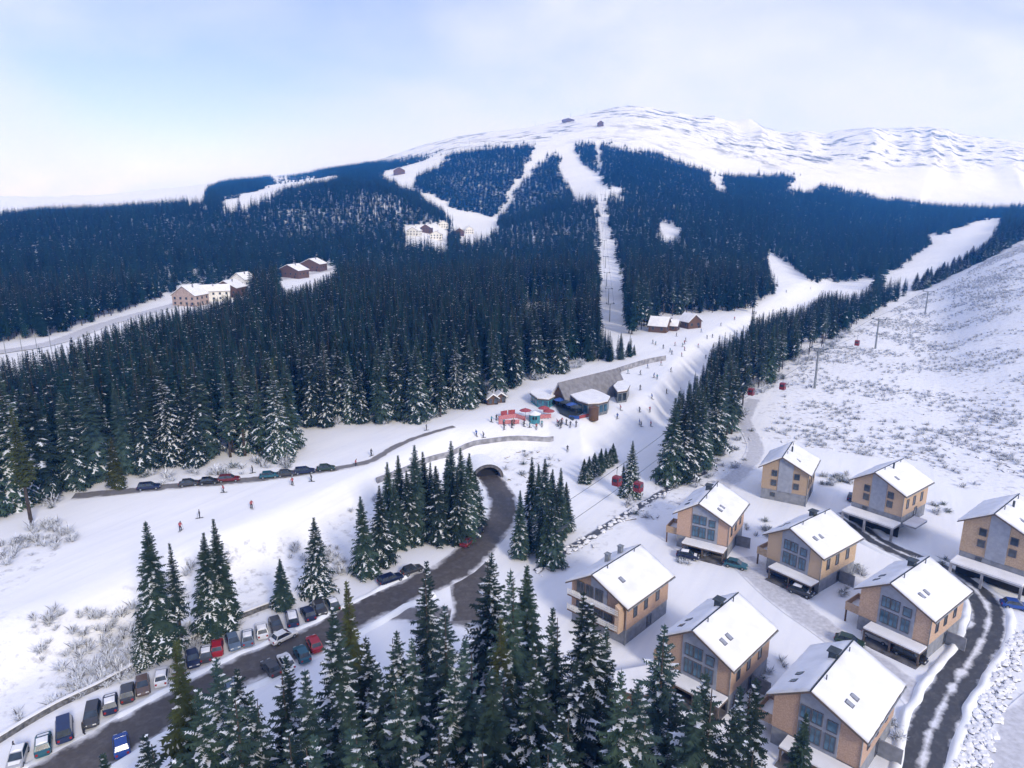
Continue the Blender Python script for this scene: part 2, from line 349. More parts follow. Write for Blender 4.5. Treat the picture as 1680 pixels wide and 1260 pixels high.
def ground_material():
    m = bpy.data.materials.new('snow_ground'); m.use_nodes = True; t = m.node_tree; n = t.nodes.new; l = t.links.new
    b = t.nodes['Principled BSDF']; b.inputs['Roughness'].default_value = 0.65; b.inputs['Specular IOR Level'].default_value = 0.2
    c = n('ShaderNodeTexCoord')
    def noise(s, d=4, rough=0.5, sc=(1,1,1), rot=0.0):
        mp_ = n('ShaderNodeMapping'); mp_.vector_type = 'TEXTURE' if rot else 'POINT'; mp_.inputs['Scale'].default_value = tuple(1/q for q in sc) if rot else sc; mp_.inputs['Rotation'].default_value = (0, 0, -rot); l(c.outputs['Object'], mp_.inputs[0])
        x = n('ShaderNodeTexNoise'); x.inputs['Scale'].default_value = s; x.inputs['Detail'].default_value = d; x.inputs['Roughness'].default_value = rough
        l(mp_.outputs[0], x.inputs['Vector']); return x.outputs['Fac']
    def rng_(v, a, b_, c_=0.0, d_=1.0):
        x = n('ShaderNodeMapRange'); x.inputs[1].default_value = a; x.inputs[2].default_value = b_; x.inputs[3].default_value = c_; x.inputs[4].default_value = d_
        l(v, x.inputs[0]); return x.outputs[0]
    def mul(a, b_):
        x = n('ShaderNodeMath'); x.operation = 'MULTIPLY'; l(a, x.inputs[0])
        if isinstance(b_, float): x.inputs[1].default_value = b_
        else: l(b_, x.inputs[1])
        return x.outputs[0]
    def mix(f, a, b_):
        x = n('ShaderNodeMix'); x.data_type = 'RGBA'; l(f, x.inputs[0])
        for s_, k in ((a, 6), (b_, 7)):
            if isinstance(s_, tuple): x.inputs[k].default_value = (*s_, 1)
            else: l(s_, x.inputs[k])
        return x.outputs[2]
    at_r = n('ShaderNodeAttribute'); at_r.attribute_name = 'rough'; at_a = n('ShaderNodeAttribute'); at_a.attribute_name = 'alp'
    big = rng_(noise(0.02, 3), 0.35, 0.65); fine = noise(0.9, 5)
    snow = mix(big, (0.80, 0.805, 0.84), (0.86, 0.86, 0.88))
    trk = rng_(noise(0.25, 5, 0.6, (1.0, 0.16, 1.0), 0.62), 0.40, 0.66); trk2 = rng_(noise(0.8, 4, 0.6, (1.0, 0.05, 1.0), 0.5), 0.5, 0.7)
    snow = mix(mul(trk, 0.6), snow, (0.74, 0.75, 0.80)); snow = mix(mul(trk2, 0.5), snow, (0.72, 0.73, 0.79))
    tufts = mul(rng_(noise(0.55, 6, 0.65), 0.53, 0.66), rng_(noise(0.06, 3), 0.30, 0.55))
    col = mix(mul(mul(at_r.outputs['Fac'], tufts), 0.5), snow, (0.20, 0.19, 0.20))
    rock = mul(rng_(noise(0.016, 9, 0.70, (1,1,1.8)), 0.51, 0.60), rng_(noise(0.0030, 4), 0.38, 0.52))
    dwarf = mul(rng_(noise(0.05, 5, 0.6), 0.60, 0.66), rng_(noise(0.004, 3), 0.5, 0.6))
    col = mix(mul(at_a.outputs['Fac'], rock), col, (0.13, 0.135, 0.16))
    col = mix(mul(at_a.outputs['Fac'], dwarf), col, (0.05, 0.075, 0.08))
    l(col, b.inputs['Base Color'])
    bp = n('ShaderNodeBump'); bp.inputs['Distance'].default_value = 0.35; l(rng_(at_r.outputs['Fac'], 0, 1, 0.12, 0.4), bp.inputs['Strength'])
    l(fine, bp.inputs['Height'])
    bp2 = n('ShaderNodeBump'); bp2.inputs['Distance'].default_value = 14.0; l(mul(at_a.outputs['Fac'], 0.8), bp2.inputs['Strength'])
    l(noise(0.008, 8, 0.6), bp2.inputs['Height']); l(bp.outputs[0], bp2.inputs['Normal']); l(bp2.outputs[0], b.inputs['Normal'])
    return m
GROUND = build_ground()

# ------------------------------------------------------------------ roads, paths, stream
def road_mat(name, asphalt, snowy, spread=0.5, streak=False):
    m = bpy.data.materials.new(name); m.use_nodes = True; t = m.node_tree; n = t.nodes.new; l = t.links.new; b = t.nodes['Principled BSDF']
    uv = n('ShaderNodeUVMap'); sx = n('ShaderNodeSeparateXYZ'); l(uv.outputs[0], sx.inputs[0])
    c = n('ShaderNodeTexCoord'); no = n('ShaderNodeTexNoise'); no.inputs['Scale'].default_value = 0.35; no.inputs['Detail'].default_value = 6; no.inputs['Roughness'].default_value = 0.6
    l(c.outputs['Object'], no.inputs[0])
    e = n('ShaderNodeMath'); e.operation = 'SUBTRACT'; e.inputs[1].default_value = 0.5; l(sx.outputs['X'], e.inputs[0])
    a = n('ShaderNodeMath'); a.operation = 'ABSOLUTE'; l(e.outputs[0], a.inputs[0])
    if streak:                                   # bare wheel tracks with a snow strip between them
        w = n('ShaderNodeMath'); w.operation = 'SUBTRACT'; w.inputs[1].default_value = 0.26; l(a.outputs[0], w.inputs[0])
        w2 = n('ShaderNodeMath'); w2.operation = 'ABSOLUTE'; l(w.outputs[0], w2.inputs[0]); edge = w2.outputs[0]; lo, hi = 0.14, 0.26
    else: edge = a.outputs[0]; lo, hi = 0.36, 0.52
    ad = n('ShaderNodeMath'); ad.operation = 'MULTIPLY_ADD'; ad.inputs[1].default_value = spread; l(no.outputs['Fac'], ad.inputs[0]); l(edge, ad.inputs[2])
    mr = n('ShaderNodeMapRange'); mr.inputs[1].default_value = lo+spread*0.5; mr.inputs[2].default_value = hi+spread*0.5; l(ad.outputs[0], mr.inputs[0])
    mi = n('ShaderNodeMix'); mi.data_type = 'RGBA'; l(mr.outputs[0], mi.inputs[0])
    n2 = n('ShaderNodeTexNoise'); n2.inputs['Scale'].default_value = 1.5; n2.inputs['Detail'].default_value = 5; l(c.outputs['Object'], n2.inputs[0])
    m2 = n('ShaderNodeMix'); m2.data_type = 'RGBA'; l(n2.outputs['Fac'], m2.inputs[0])
    m2.inputs[6].default_value = (*[x*0.6 for x in asphalt], 1); m2.inputs[7].default_value = (*[x*1.5 for x in asphalt], 1)
    n3 = n('ShaderNodeTexNoise'); n3.inputs['Scale'].default_value = 0.12; n3.inputs['Detail'].default_value = 7; n3.inputs['Roughness'].default_value = 0.65; l(uv.outputs[0], n3.inputs[0]); n3.inputs['Scale'].default_value = 5.0
    mr3 = n('ShaderNodeMapRange'); mr3.inputs[1].default_value = 0.5; mr3.inputs[2].default_value = 0.72; mr3.inputs[4].default_value = 0.22; l(n3.outputs['Fac'], mr3.inputs[0])
    m3 = n('ShaderNodeMix'); m3.data_type = 'RGBA'; l(mr3.outputs[0], m3.inputs[0]); l(m2.outputs[2], m3.inputs[6]); m3.inputs[7].default_value = (0.30, 0.29, 0.30, 1)
    l(m3.outputs[2], mi.inputs[6]); mi.inputs[7].default_value = (*snowy, 1); l(mi.outputs[2], b.inputs['Base Color'])
    b.inputs['Roughness'].default_value = 0.6; return m
M['asphalt'] = road_mat('asphalt', (0.070, 0.062, 0.060), (0.74, 0.74, 0.78), 0.5)
M['asphalt_tracks'] = road_mat('asphalt_tracks', (0.05, 0.052, 0.06), (0.74, 0.75, 0.80), 0.5, True)
M['slush'] = road_mat('slush', (0.17, 0.16, 0.16), (0.80, 0.80, 0.84), 0.75)
M['packed'] = road_mat('packed', (0.52, 0.52, 0.56), (0.82, 0.82, 0.86), 0.6)
M['water'] = road_mat('water', (0.055, 0.06, 0.075), (0.5, 0.52, 0.58), 0.55)
def smooth_path(P, step=2.5):
    P = [np.array(p[:2], float) for p in P]; out_ = []
    P = [2*P[0]-P[1]] + P + [2*P[-1]-P[-2]]
    for i in range(1, len(P)-2):
        k = max(2, int(np.linalg.norm(P[i+1]-P[i])/step))
        for q in range(k):
            t = q/k; a, b, c, d = P[i-1], P[i], P[i+1], P[i+2]
            out_.append(0.5*((2*b)+(c-a)*t+(2*a-5*b+4*c-d)*t*t+(3*b-a-3*c+d)*t**3))
    out_.append(P[-2]); return np.array(out_)
def ribbon(name, P, width, m, lift=0.08, kind='structure', nx=9, raise_edge=0.0):
    C = smooth_path(P); T = np.gradient(C, axis=0); T /= np.linalg.norm(T, axis=1)[:, None]; Nn = np.stack([T[:,1], -T[:,0]], -1)
    ws = np.interp(np.linspace(0, 1, len(C)), np.linspace(0, 1, len(width)), width) if isinstance(width, (list, tuple)) else np.full(len(C), width)
    vs, uvs = [], []; s = np.concatenate([[0], np.cumsum(np.linalg.norm(np.diff(C, axis=0), axis=1))])
    for k in range(nx):
        f = k/(nx-1)-0.5; Q = C+Nn*(ws*f)[:, None]
        vs.append(np.column_stack([Q, H(Q[:,0], Q[:,1])+lift])); uvs.append(np.column_stack([np.full(len(C), k/(nx-1)), s/8]))
    V = np.stack(vs, 1).reshape(-1, 3); U = np.stack(uvs, 1).reshape(-1, 2)
    fs = [(i*nx+k, i*nx+k+1, (i+1)*nx+k+1, (i+1)*nx+k) for i in range(len(C)-1) for k in range(nx-1)]
    me = bpy.data.meshes.new(name); me.from_pydata(V.tolist(), [], fs); me.materials.append(m)
    uvl = me.uv_layers.new(); li = np.zeros(len(me.loops), int); me.loops.foreach_get('vertex_index', li); uvl.data.foreach_set('uv', U[li].ravel())
    me.polygons.foreach_set('use_smooth', [True]*len(me.polygons)); o = link(name, me)
    if kind: tag(o, kind=kind)
    return o, C
def pix(*pts): return [at(*p) for p in pts]
_, MAIN = ribbon('road', pix((-60,1350),(60,1290),(175,1225),(300,1150),(420,1090),(530,1040),(610,996),(690,960),(750,930),(795,885),(822,850),(826,825),(815,800),(797,778)), [7.5,7.5,7,7,7,7.2,7.5,7,6.5,6,5.6], M['asphalt'], 0.10)
ribbon('road', pix((600,1003),(650,1006),(700,1008),(760,1013),(800,1030),(850,1090)), [4,5,5,5,5], M['slush'], 0.045)
ribbon('road', pix((766,925),(768,960),(768,990),(770,1018)), [9,6,5,6], M['asphalt'], 0.06)
ribbon('road', pix((120,815),(210,806),(300,797),(390,790),(480,779),(560,768),(612,755),(645,735),(690,716),(745,700)), [3.6,3.4,3.2,2.6,2,1.6], M['slush'], 0.12)
_, LANE = ribbon('road', pix((1372,842),(1405,862),(1440,888),(1490,912),(1545,935),(1590,960),(1617,990),(1622,1025),(1600,1070),(1565,1125),(1535,1180),(1518,1230),(1505,1300)), [4,4,4.5,4.5,4.5,5,5,5,5], M['asphalt_tracks'], 0.10)
ribbon('footpath', pix((1236,655),(1222,690),(1240,735),(1215,775),(1165,808),(1120,830)), 4.5, M['packed'], 0.10)
ribbon('footpath', pix((1640,1275),(1660,1225),(1690,1180),(1760,1120)), 5, M['packed'], 0.10)
ribbon('footpath', pix((1215,915),(1290,985),(1350,1030),(1420,1080),(1480,1120),(1530,1180)), [6,6,5,5,4], M['packed'], 0.06)
ribbon('road', pix((-150,600),(0,578),(90,562),(180,530),(300,497),(420,466),(560,438)), 9, M['packed'], 0.3)
ribbon('stream', pix((880,938),(915,912),(960,886),(1010,855),(1060,825),(1105,798),(1160,775)), [1.6,2,2,1.8,1.4], M['water'], 0.10)

def berm(C, off, hgt, wid, seed):                          # ploughed snow bank along a road edge
    T = np.gradient(C, axis=0); T /= np.linalg.norm(T, axis=1)[:, None]; Nn = np.stack([T[:,1], -T[:,0]], -1); vs, fs = [], []
    s_ = np.cumsum(np.r_[0, np.linalg.norm(np.diff(C, axis=0), axis=1)]); C2 = []
    k_ = np.arange(0, s_[-1], .7); Cx = np.column_stack([np.interp(k_, s_, C[:, q]) for q in (0, 1)]); Nx = np.column_stack([np.interp(k_, s_, Nn[:, q]) for q in (0, 1)])
    o_ = off*(np.interp(k_, s_, np.linspace(1, .9, len(s_)))) + .35*np.sign(off)*(vnoise(k_/3.0, k_*0+seed, seed)-.5)*2
    hh_ = hgt*(.25+1.2*vnoise(k_/2.2, k_*0, seed+5))*(vnoise(k_/14, k_*0, seed+9) > .18); prof = [(-.55, -.08), (-.3, .45), (-.05, .95), (.2, .8), (.42, .35), (.6, -.08)]; m_ = len(prof)
    for f_, z_ in prof:
        Q = Cx+Nx*(o_+wid*f_)[:, None]; vs.append(np.column_stack([Q, H(Q[:,0], Q[:,1])+.06+np.where(z_ > 0, z_*hh_*(.8+.4*vnoise(k_/.9, k_*0+f_*9, seed)), -.12)]))
    V = np.stack(vs, 1).reshape(-1, 3); fs = [(i*m_+q, i*m_+q+1, (i+1)*m_+q+1, (i+1)*m_+q) for i in range(len(k_)-1) for q in range(m_-1)]
    me = bpy.data.meshes.new('snow_bank'); me.from_pydata(V.tolist(), [], fs); me.materials.append(M['snow']); me.polygons.foreach_set('use_smooth', [True]*len(fs)); tag(link('snow_bank', me), kind='structure')
jc = int(len(MAIN)*.55)
berm(MAIN[:jc], -4.1, .4, 1.3, 3); berm(MAIN[:jc], 4.2, .5, 1.5, 4); berm(MAIN[jc+6:], -3.9, .6, 1.5, 5); berm(MAIN[jc+16:], 3.8, .5, 1.4, 6)
berm(LANE, -2.9, .45, 1.3, 7); berm(LANE, 2.9, .45, 1.3, 8)

# ------------------------------------------------------------------ spruces
def spruce_mesh(seed, h, Rr, whorl, nb, tw, snow, bare, mats, width=0.44, ragged=0.34):
    r_ = random.Random(seed); V, F, MI = [], [], []
    def tri(a, b, c, m):
        k = len(V); V.extend((a, b, c)); F.append((k, k+1, k+2)); MI.append(m)
    z = bare*h
    lean = (r_.uniform(-.02, .02), r_.uniform(-.02, .02))
    gap = [r_.uniform(0.55, 1.15) for _ in range(9)]
    while z < 0.985*h:
        t = z/h; env = (1-t)**0.82 * (0.35+0.65*min(1, (t-bare)/0.12+0.25))
        a0 = r_.uniform(0, 6.28); n = max(3, int(nb*(0.55+0.6*(1-t))))
        for k in range(n):
            a = a0 + 6.283*k/n + r_.uniform(-.3, .3)
            Lb = max(0.3, Rr*env*(1-ragged+ragged*1.5*r_.random())*gap[int(a/6.283*9) % 9]**0.5)
            ca, sa = math.cos(a), math.sin(a); up = 0.55*t-0.18+r_.uniform(-.12, .12); dr = 0.42*(1-t)+0.08
            def sp(s, off=0.0, lift=0.0):
                d = Lb*s; return (lean[0]*z+ca*d-sa*off, lean[1]*z+sa*d+ca*off, z+Lb*(up*s-dr*s*s+0.22*max(0, s-.75))+lift)
            wd = width*Lb+0.12; white = r_.random() < snow*(1.3-t*1.1)
            for q in range(tw):
                s0 = 0.06+0.9*q/tw; s1 = min(1.0, s0+1.25/tw); s2 = min(1.08, s0+1.5/tw)
                wq = wd*(1-0.62*s0)*r_.uniform(.7, 1.25)
                for sd in (-1, 1):
                    hang = -0.34*wq*r_.uniform(.4, 1.5)
                    tri(sp(s0), sp(s1), sp(s2, sd*wq, hang), 0)
                    if white and r_.random() < 0.5:
                        sm = (s0+s1)*.5; tri(sp(sm-.42/tw, sd*.02*wq, .05), sp(sm+.42/tw, sd*.02*wq, .05), sp((s0+s2)*.5+.1/tw, sd*wq*.62, hang*.6+.08), 1)
                if tw > 3: tri(sp(s0), sp(s1), sp(s0+.4/tw, r_.uniform(-.1, .1), -0.32*wq-0.2*r_.random()), 0)
            tri(sp(.82, -.07*Lb), sp(.82, .07*Lb), sp(1.12), 0)
            if white:
                w = 0.10+0.04*Lb
                tri(sp(.12, -w, .07), sp(.12, w, .07), sp(.62, 0, .08), 1); tri(sp(.5, -w*1.5, .06), sp(.5, w*1.5, .06), sp(1.0, 0, .05), 1)
        z += whorl*(0.75+0.5*r_.random())*(1.0-0.45*t)
    top = (lean[0]*h, lean[1]*h, h)
    for k in range(4):
        a = 1.57*k; tri((lean[0]*h+.12*math.cos(a), lean[1]*h+.12*math.sin(a), .93*h), (lean[0]*h+.12*math.cos(a+1.57), lean[1]*h+.12*math.sin(a+1.57), .93*h), top, 0)
    me = bpy.data.meshes.new('crown'); me.from_pydata(V, [], F)
    for m in mats: me.materials.append(m)
    me.polygons.foreach_set('material_index', MI); me.update(); return me
def trunk_mesh(h, r0):
    b = MB(); b.tube([(0,0,-0.4),(0,0,.05*h),(0,0,.4*h),(0,0,.95*h)], [r0*1.25, r0, r0*.7, 0.03], 7); return b.mesh('trunk', M['bark'], True)
NT = [M['needle'], M['tree_snow']]; NO = [M['needle_olive'], M['tree_snow']]; NF = [M['needle_far'], M['tree_snow']]
HT = 22.0
near_v = [spruce_mesh(10+i, HT, [4.2,3.8,4.6,4.0,3.6,4.3][i], 0.46, 9, 7, [.45,.28,.55,.15,.4,.25][i], .05, NT) for i in range(6)]
fore_v = [spruce_mesh(20+i, HT, [4.9,4.4,5.2,4.6,4.1][i], 0.60, 9, 7, [.85,.6,.95,.5,.75][i], .05, NT, width=.33, ragged=.42) for i in range(5)]
snowy_v = [spruce_mesh(40+i, HT, 4.3, 0.48, 8, 6, .92, .03, NT) for i in range(2)]
olive_v = [spruce_mesh(50+i, HT, 3.4, 0.46, 8, 5, .12, [.04,.36][i], NO) for i in range(2)]
slim_v = [spruce_mesh(60+i, HT, [2.9,3.2,2.8][i], 0.52, 7, 5, [.3,.45,.2][i], [.22,.30,.16][i], NT, ragged=.5) for i in range(3)]
mid_v = [spruce_mesh(70+i, HT, [3.5,3.1,3.8,3.3,2.9][i], 0.85, 7, 4, [.03,.12,.06,.0,.2][i], [.1,.18,.06,.12,.2][i], NF, .5) for i in range(5)]
far_v = [spruce_mesh(80+i, HT, [4.2,3.6,4.5,3.9][i], 2.0, 7, 2, 0.0, .04, NF, .62) for i in range(4)]
trunk_me = trunk_mesh(HT, 0.30); trunk_thin = trunk_mesh(HT, 0.22)
def tree(x, y, h, me, label, group, rz=None, name='spruce_tree', wide=1.0, trunk=None):
    s = h/HT; e = empty(name, (x, y, Hs(x, y)), random.uniform(0, 6.28) if rz is None else rz)
    e.scale = (s*wide, s*wide, s)
    link('trunk', trunk or trunk_me, e); link('crown', me, e)
    return tag(e, label, 'tree', group)
def tree_top(px, py, h, *a, **k):                          # stands where a crown of height h has its tip on that sight line
    x, y, z = at_z(px, py, h); return tree(x, y, h, *a, **k)
def tree_base(px, py, pt, *a, **k):                        # foot on that ground point, tip at sight row pt
    x, y, z = at(px, py); d = math.hypot(x, y)
    lo, hi = 1.0, 45.0
    for _ in range(30):
        mid = (lo+hi)/2; q = proj(np.array([x]), np.array([y]), np.array([z+mid]))[1][0]
        if q > pt: lo = mid
        else: hi = mid
    return tree(x, y, lo, *a, **k)
n_trees = 0
# dense stand along the bottom edge
def fg_label(px_):
    w_ = 'before the long parking row' if px_ < 350 else 'before the cars on the near side of the road' if px_ < 560 else 'below the road junction' if px_ < 790 else 'between the road junction and the balcony chalet' if px_ < 930 else 'in front of the balcony chalet' if px_ < 1070 else 'in front of the half hidden chalet'
    return 'tall snow-dusted foreground spruce '+w_, 'foreground spruces '+w_
fg = [(570,950),(600,1037),(643,1030),(697,922),(730,993),(800,905),(842,932),(866,922),(915,997),(957,963),(975,985),(998,1020),(1090,1027),(773,1050),
      (283,1045),(347,1075),(383,1125),(420,1132),(460,1080),(503,1090),(547,990),(1140,1130),(1170,1107),(1207,1117),(1233,1110),(620,1080),(680,1040),(745,1090),(820,1010),(880,1040),(1040,1110),(1015,1090),(940,1075),(1060,1150)]
occ = []
for i, (a, b) in enumerate(fg):
    h = random.uniform(22, 27); me = fore_v[i % 5] if i % 7 else near_v[3] if i % 2 else olive_v[0]
    t = tree_top(a, b, h, me, *fg_label(a), wide=random.uniform(.9, 1.12)); occ.append(t.location.copy())
k = 0
for _ in range(1100):
    a = random.uniform(225, 1285); b = random.uniform(1090, 1290)
    if (b < 1175 and not (300 < a < 1110)) or (a < 300 and b < 1150): continue
    h = random.uniform(20, 26); x, y, z = at_z(a, b, h)
    if min((math.hypot(x-o.x, y-o.y) for o in occ)) < 3.2: continue
    t = tree(x, y, h, (fore_v+fore_v+near_v[:2])[random.randrange(12)], *fg_label(a), wide=random.uniform(.95, 1.2)); occ.append(t.location.copy()); k += 1
    if k > 80: break
t = tree_top(167, 1232, 20, near_v[1], 'lone spruce tip poking up beside the road in the bottom corner', None)
t = tree_top(1323, 1165, 15, near_v[3], 'dark green spruce standing against the front of the lowest chalet', None)
# trees on the bank between piste and car park
tree_base(268, 1075, 852, near_v[0], 'tallest snowy spruce above the car park, beside the white piste', None, wide=1.05)
tree_base(300, 1062, 888, slim_v[1], 'thin spruce leaning close behind the tallest spruce above the car park', None)
tree_base(238, 1092, 1005, snowy_v[0], 'short bushy spruce at the foot of the tallest spruce above the car park', None, wide=1.3)
tree_base(352, 1040, 872, near_v[2], 'snowy spruce, lower of the close pair above the red parked car', None)
tree_base(373, 1032, 850, near_v[4], 'snowy spruce, taller of the close pair above the red parked car', None)
tree_base(522, 975, 848, snowy_v[1], 'heavily frosted spruce among the white bushes above the car park', None, wide=1.25)
tree_base(466, 1000, 915, near_v[3], 'small plain green spruce in front of the white bushes', None, wide=1.35)
tree_base(602, 945, 812, near_v[5], 'spruce below the dense grove, nearest the parked estate car', None)
tree_base(628, 925, 795, near_v[2], 'spruce at the lower end of the grove beside the road bend', None)
GL, GG = 'dark spruce in the dense grove inside the road bend', 'grove inside the road bend'
for i, (a, b, c) in enumerate([(640,885,757),(658,880,745),(672,890,770),(686,884,727),(708,880,757),(722,890,762),(743,882,720),(758,876,733),(771,868,742),(735,872,748),(700,870,740),(782,862,770),(650,900,790),(752,892,768),(765,885,775)]):
    tree_base(a, b, c, (near_v[i % 6] if i % 3 else near_v[3]), GL, GG, wide=random.uniform(.95, 1.2))
GL, GG = 'spruce in the small grove between the road bend and the stream', 'grove by the stream'
for i, (a, b, c) in enumerate([(872,850,748),(884,868,760),(893,890,752),(905,880,768),(918,885,765),(926,870,790),(853,915,803),(868,905,840),(902,860,775),(912,898,800),(898,926,812),(909,930,826),(888,915,815)]):
    tree_base(a, b, c, near_v[(i*2+1) % 6], GL, GG, wide=random.uniform(.9, 1.1))
GL, GG = 'short bushy spruce in the clump on the slope below the ski station', 'clump below the ski station'
for i, (a, b, c) in enumerate([(958,792,752),(966,786,748),(975,780,742),(985,775,735),(994,767,735),(1005,758,727),(1000,765,735)]):
    tree_base(a, b, c, near_v[i % 6], GL, GG, wide=1.7)
tree_base(1036, 815, 722, snowy_v[0], 'frosted spruce standing between the two red gondola cabins', None, wide=1.1)
tree_base(1022, 812, 760, snowy_v[1], 'smaller frosted spruce just behind the red gondola cabin pair', None)
tree_base(52, 862, 668, olive_v[1], 'bare-trunked olive green spruce standing alone before the big forest', None, trunk=trunk_me, wide=1.1)
tree_base(193, 800, 718, olive_v[0], 'yellowish green spruce at the forest edge above the row of cars', None, wide=1.5)
tree_base(458, 745, 585, olive_v[0], 'broad olive green spruce at the corner of the big forest', None, wide=1.25)
tree_base(1018, 590, 545, near_v[3], 'dark spruce, tallest of the small group at the foot of the lift line', None, wide=1.2)
for a, b, c in [(985,588,548),(1000,592,560),(1030,585,560),(1040,583,565),(970,592,555),(992,580,550)]:
    tree_base(a, b, c, near_v[1], 'small dark spruce grouped at the foot of the lift line', 'group at the foot of the lift line', wide=1.6)
for i, (a, b_, c) in enumerate([(1100,792,650),(1107,770,640),(1117,788,655),(1124,755,628),(1133,772,640),(1141,742,615),(1150,752,622),(1160,735,600),(1170,742,612),(1180,722,590),(1128,735,630),(1112,748,645),(1190,705,580),(1200,712,590),(1146,768,650)]):
    tree_base(a, b_, c, slim_v[i % 3] if i % 2 else near_v[i % 6], 'dark spruce at the lower end of the belt, closest to the stream', 'lower end of the spruce belt', wide=1.15, trunk=trunk_thin)
for i in range(36):
    f = i/35; a = 1505+f*185; b_ = np.interp(a, [1500,1560,1620,1680], [478,449,421,388]); c = np.interp(a, [1500,1553,1600,1640,1700], [446,428,402,376,345])
    tree_base(a+random.uniform(-4, 4), b_+random.uniform(0, 3), c+random.uniform(-3, 6), near_v[i % 6], 'small blue-dark spruce in the row along the crest of the open hillside', 'crest row of the open hillside', wide=1.9)
n_trees = len([o for o in bpy.data.objects if o.get('category') == 'tree'])

# scattered forest: candidate feet on a jittered grid, kept where the photograph shows woods
def grid_pts(step, r0, r1, jit=0.8):
    x = np.arange(-r1, r1, step); y = np.arange(20, r1, step); X, Y = np.meshgrid(x, y); X = X.ravel(); Y = Y.ravel()
    X = X+rng.uniform(-jit/2, jit/2, X.shape)*step; Y = Y+rng.uniform(-jit/2, jit/2, Y.shape)*step
    r_ = np.hypot(X, Y); k = (r_ >= r0) & (r_ < r1) & (np.abs(np.arctan2(X, Y)) < R(43)); return X[k], Y[k]
def woods(step, r0, r1, h0, h1):
    X, Y = grid_pts(step, r0, r1); Z = H(X, Y)
    stand = vnoise(X/60, Y/60, 77)
    hh = (h0+(h1-h0)*rng.random(X.shape))*(0.85+0.3*stand)
    high = sstep(150, 300, Z)*sstep(1300, 1900, np.hypot(X, Y)); hh = hh*(1-0.45*high)
    keep = np.ones(X.shape, bool)
    px0, py0 = proj(X, Y, Z)
    tol = rng.uniform(.74, 1.04, X.shape); wob = 4.0+3.0*(np.hypot(X, Y) > 900)
    strict = (px0 > 1085) & (np.hypot(X, Y) < 1000); tol = np.where(strict, rng.uniform(.96, 1.1, X.shape), tol); wob = np.where(strict, .6, wob)
    jx = (vnoise(X/34, Y/34, 61)-.5)*2*wob+rng.uniform(-2, 2, X.shape); jy = (vnoise(X/34, Y/34, 62)-.5)*2*wob*.7+rng.uniform(-1.5, 1.5, X.shape)
    def blocked(fr):
        bad = np.zeros(X.shape, bool)
        for f in fr:
            px, py = proj(X, Y, Z+hh*f*tol); px = px+jx; py = py+jy; pxs, pys = proj(X, Y, Z+hh*f*.97)
            for nm, p in OPEN.items():
                if nm == 'gap_c' and f > 0.3: continue
                px_, py_ = (pxs, pys) if nm in ('road_upper', 'yard') else (px, py)
                xs = [q[0] for q in p]; ys = [q[1] for q in p]
                idx = np.where(~bad & (px_ > min(xs)) & (px_ < max(xs)) & (py_ > min(ys)) & (py_ < max(ys)))[0]
                if len(idx): bad[idx] |= inpoly(px_[idx], py_[idx], p)
        return bad
    fr = np.linspace(0, 1, 14 if r1 < 600 else 6)
    foot = blocked(fr[:1])
    for _ in range(5):                                    # younger, shorter trees where the belts run out along the pistes
        bad = blocked(fr) & (strict | (np.hypot(X, Y) < 480)) & ~foot & (hh > 8)
        hh = np.where(bad, hh*.8, hh)
    keep = ~blocked(fr)
    keep &= rng.random(X.shape) < (0.78+0.45*(vnoise(X/45, Y/45, 5)))
    return X[keep], Y[keep], Z[keep], hh[keep]
A = woods(4.6, 100, 480, 17, 25); B = woods(6.2, 480, 1150, 11, 20); Cc = woods(7.0, 1150, 2700, 10, 20)
Cd = Cc
# the ones that show largest (front rows) become trees of their own
X, Y, Z, hh = A
px, py = proj(X, Y, Z); px2, py2 = proj(X, Y, Z+hh); size = py-py2
front = np.zeros(X.shape)
for dd in (8, 16, 26, 40): front += inpoly(px, py+dd, OPEN['valley'])
score = size*(1+0.35*front); score[(px < -20) | (px > 1700) | (front == 0)] = 0
strip = (px > 1085) & (np.hypot(X, Y) < 420)
budget = 296-n_trees; left_idx = np.where(~strip)[0]; strip_idx = np.where(strip)[0]
pick = list(left_idx[np.argsort(-score[left_idx])][:int(budget*0.6)]) + list(strip_idx[np.argsort(-score[strip_idx])][:budget-int(budget*0.6)])
pick = [i for i in pick if score[i] > 0]
for i in pick:
    wb = 'beside the footpath' if px[i] < 1260 else 'between the footpath and the pale tower' if px[i] < 1370 else 'beyond the pale gondola tower'
    wf = 'left of the file of parked cars' if px[i] < 230 else 'right behind the file of parked cars' if px[i] < 480 else 'above the winding end of the upper road' if px[i] < 800 else 'behind the ski station'
    if strip[i]:
        tree(X[i], Y[i], hh[i], slim_v[i % 3] if i % 4 else near_v[3], 'slender dark spruce of the belt '+wb, 'spruce belt '+wb, trunk=trunk_thin)
    else:
        tree(X[i], Y[i], hh[i], (near_v+slim_v+snowy_v[:1])[i % 10], 'front-row spruce of the big forest, '+wf, 'forest front '+wf)
rest = np.ones(X.shape, bool); rest[pick] = False
A = (X[rest], Y[rest], Z[rest], hh[rest])

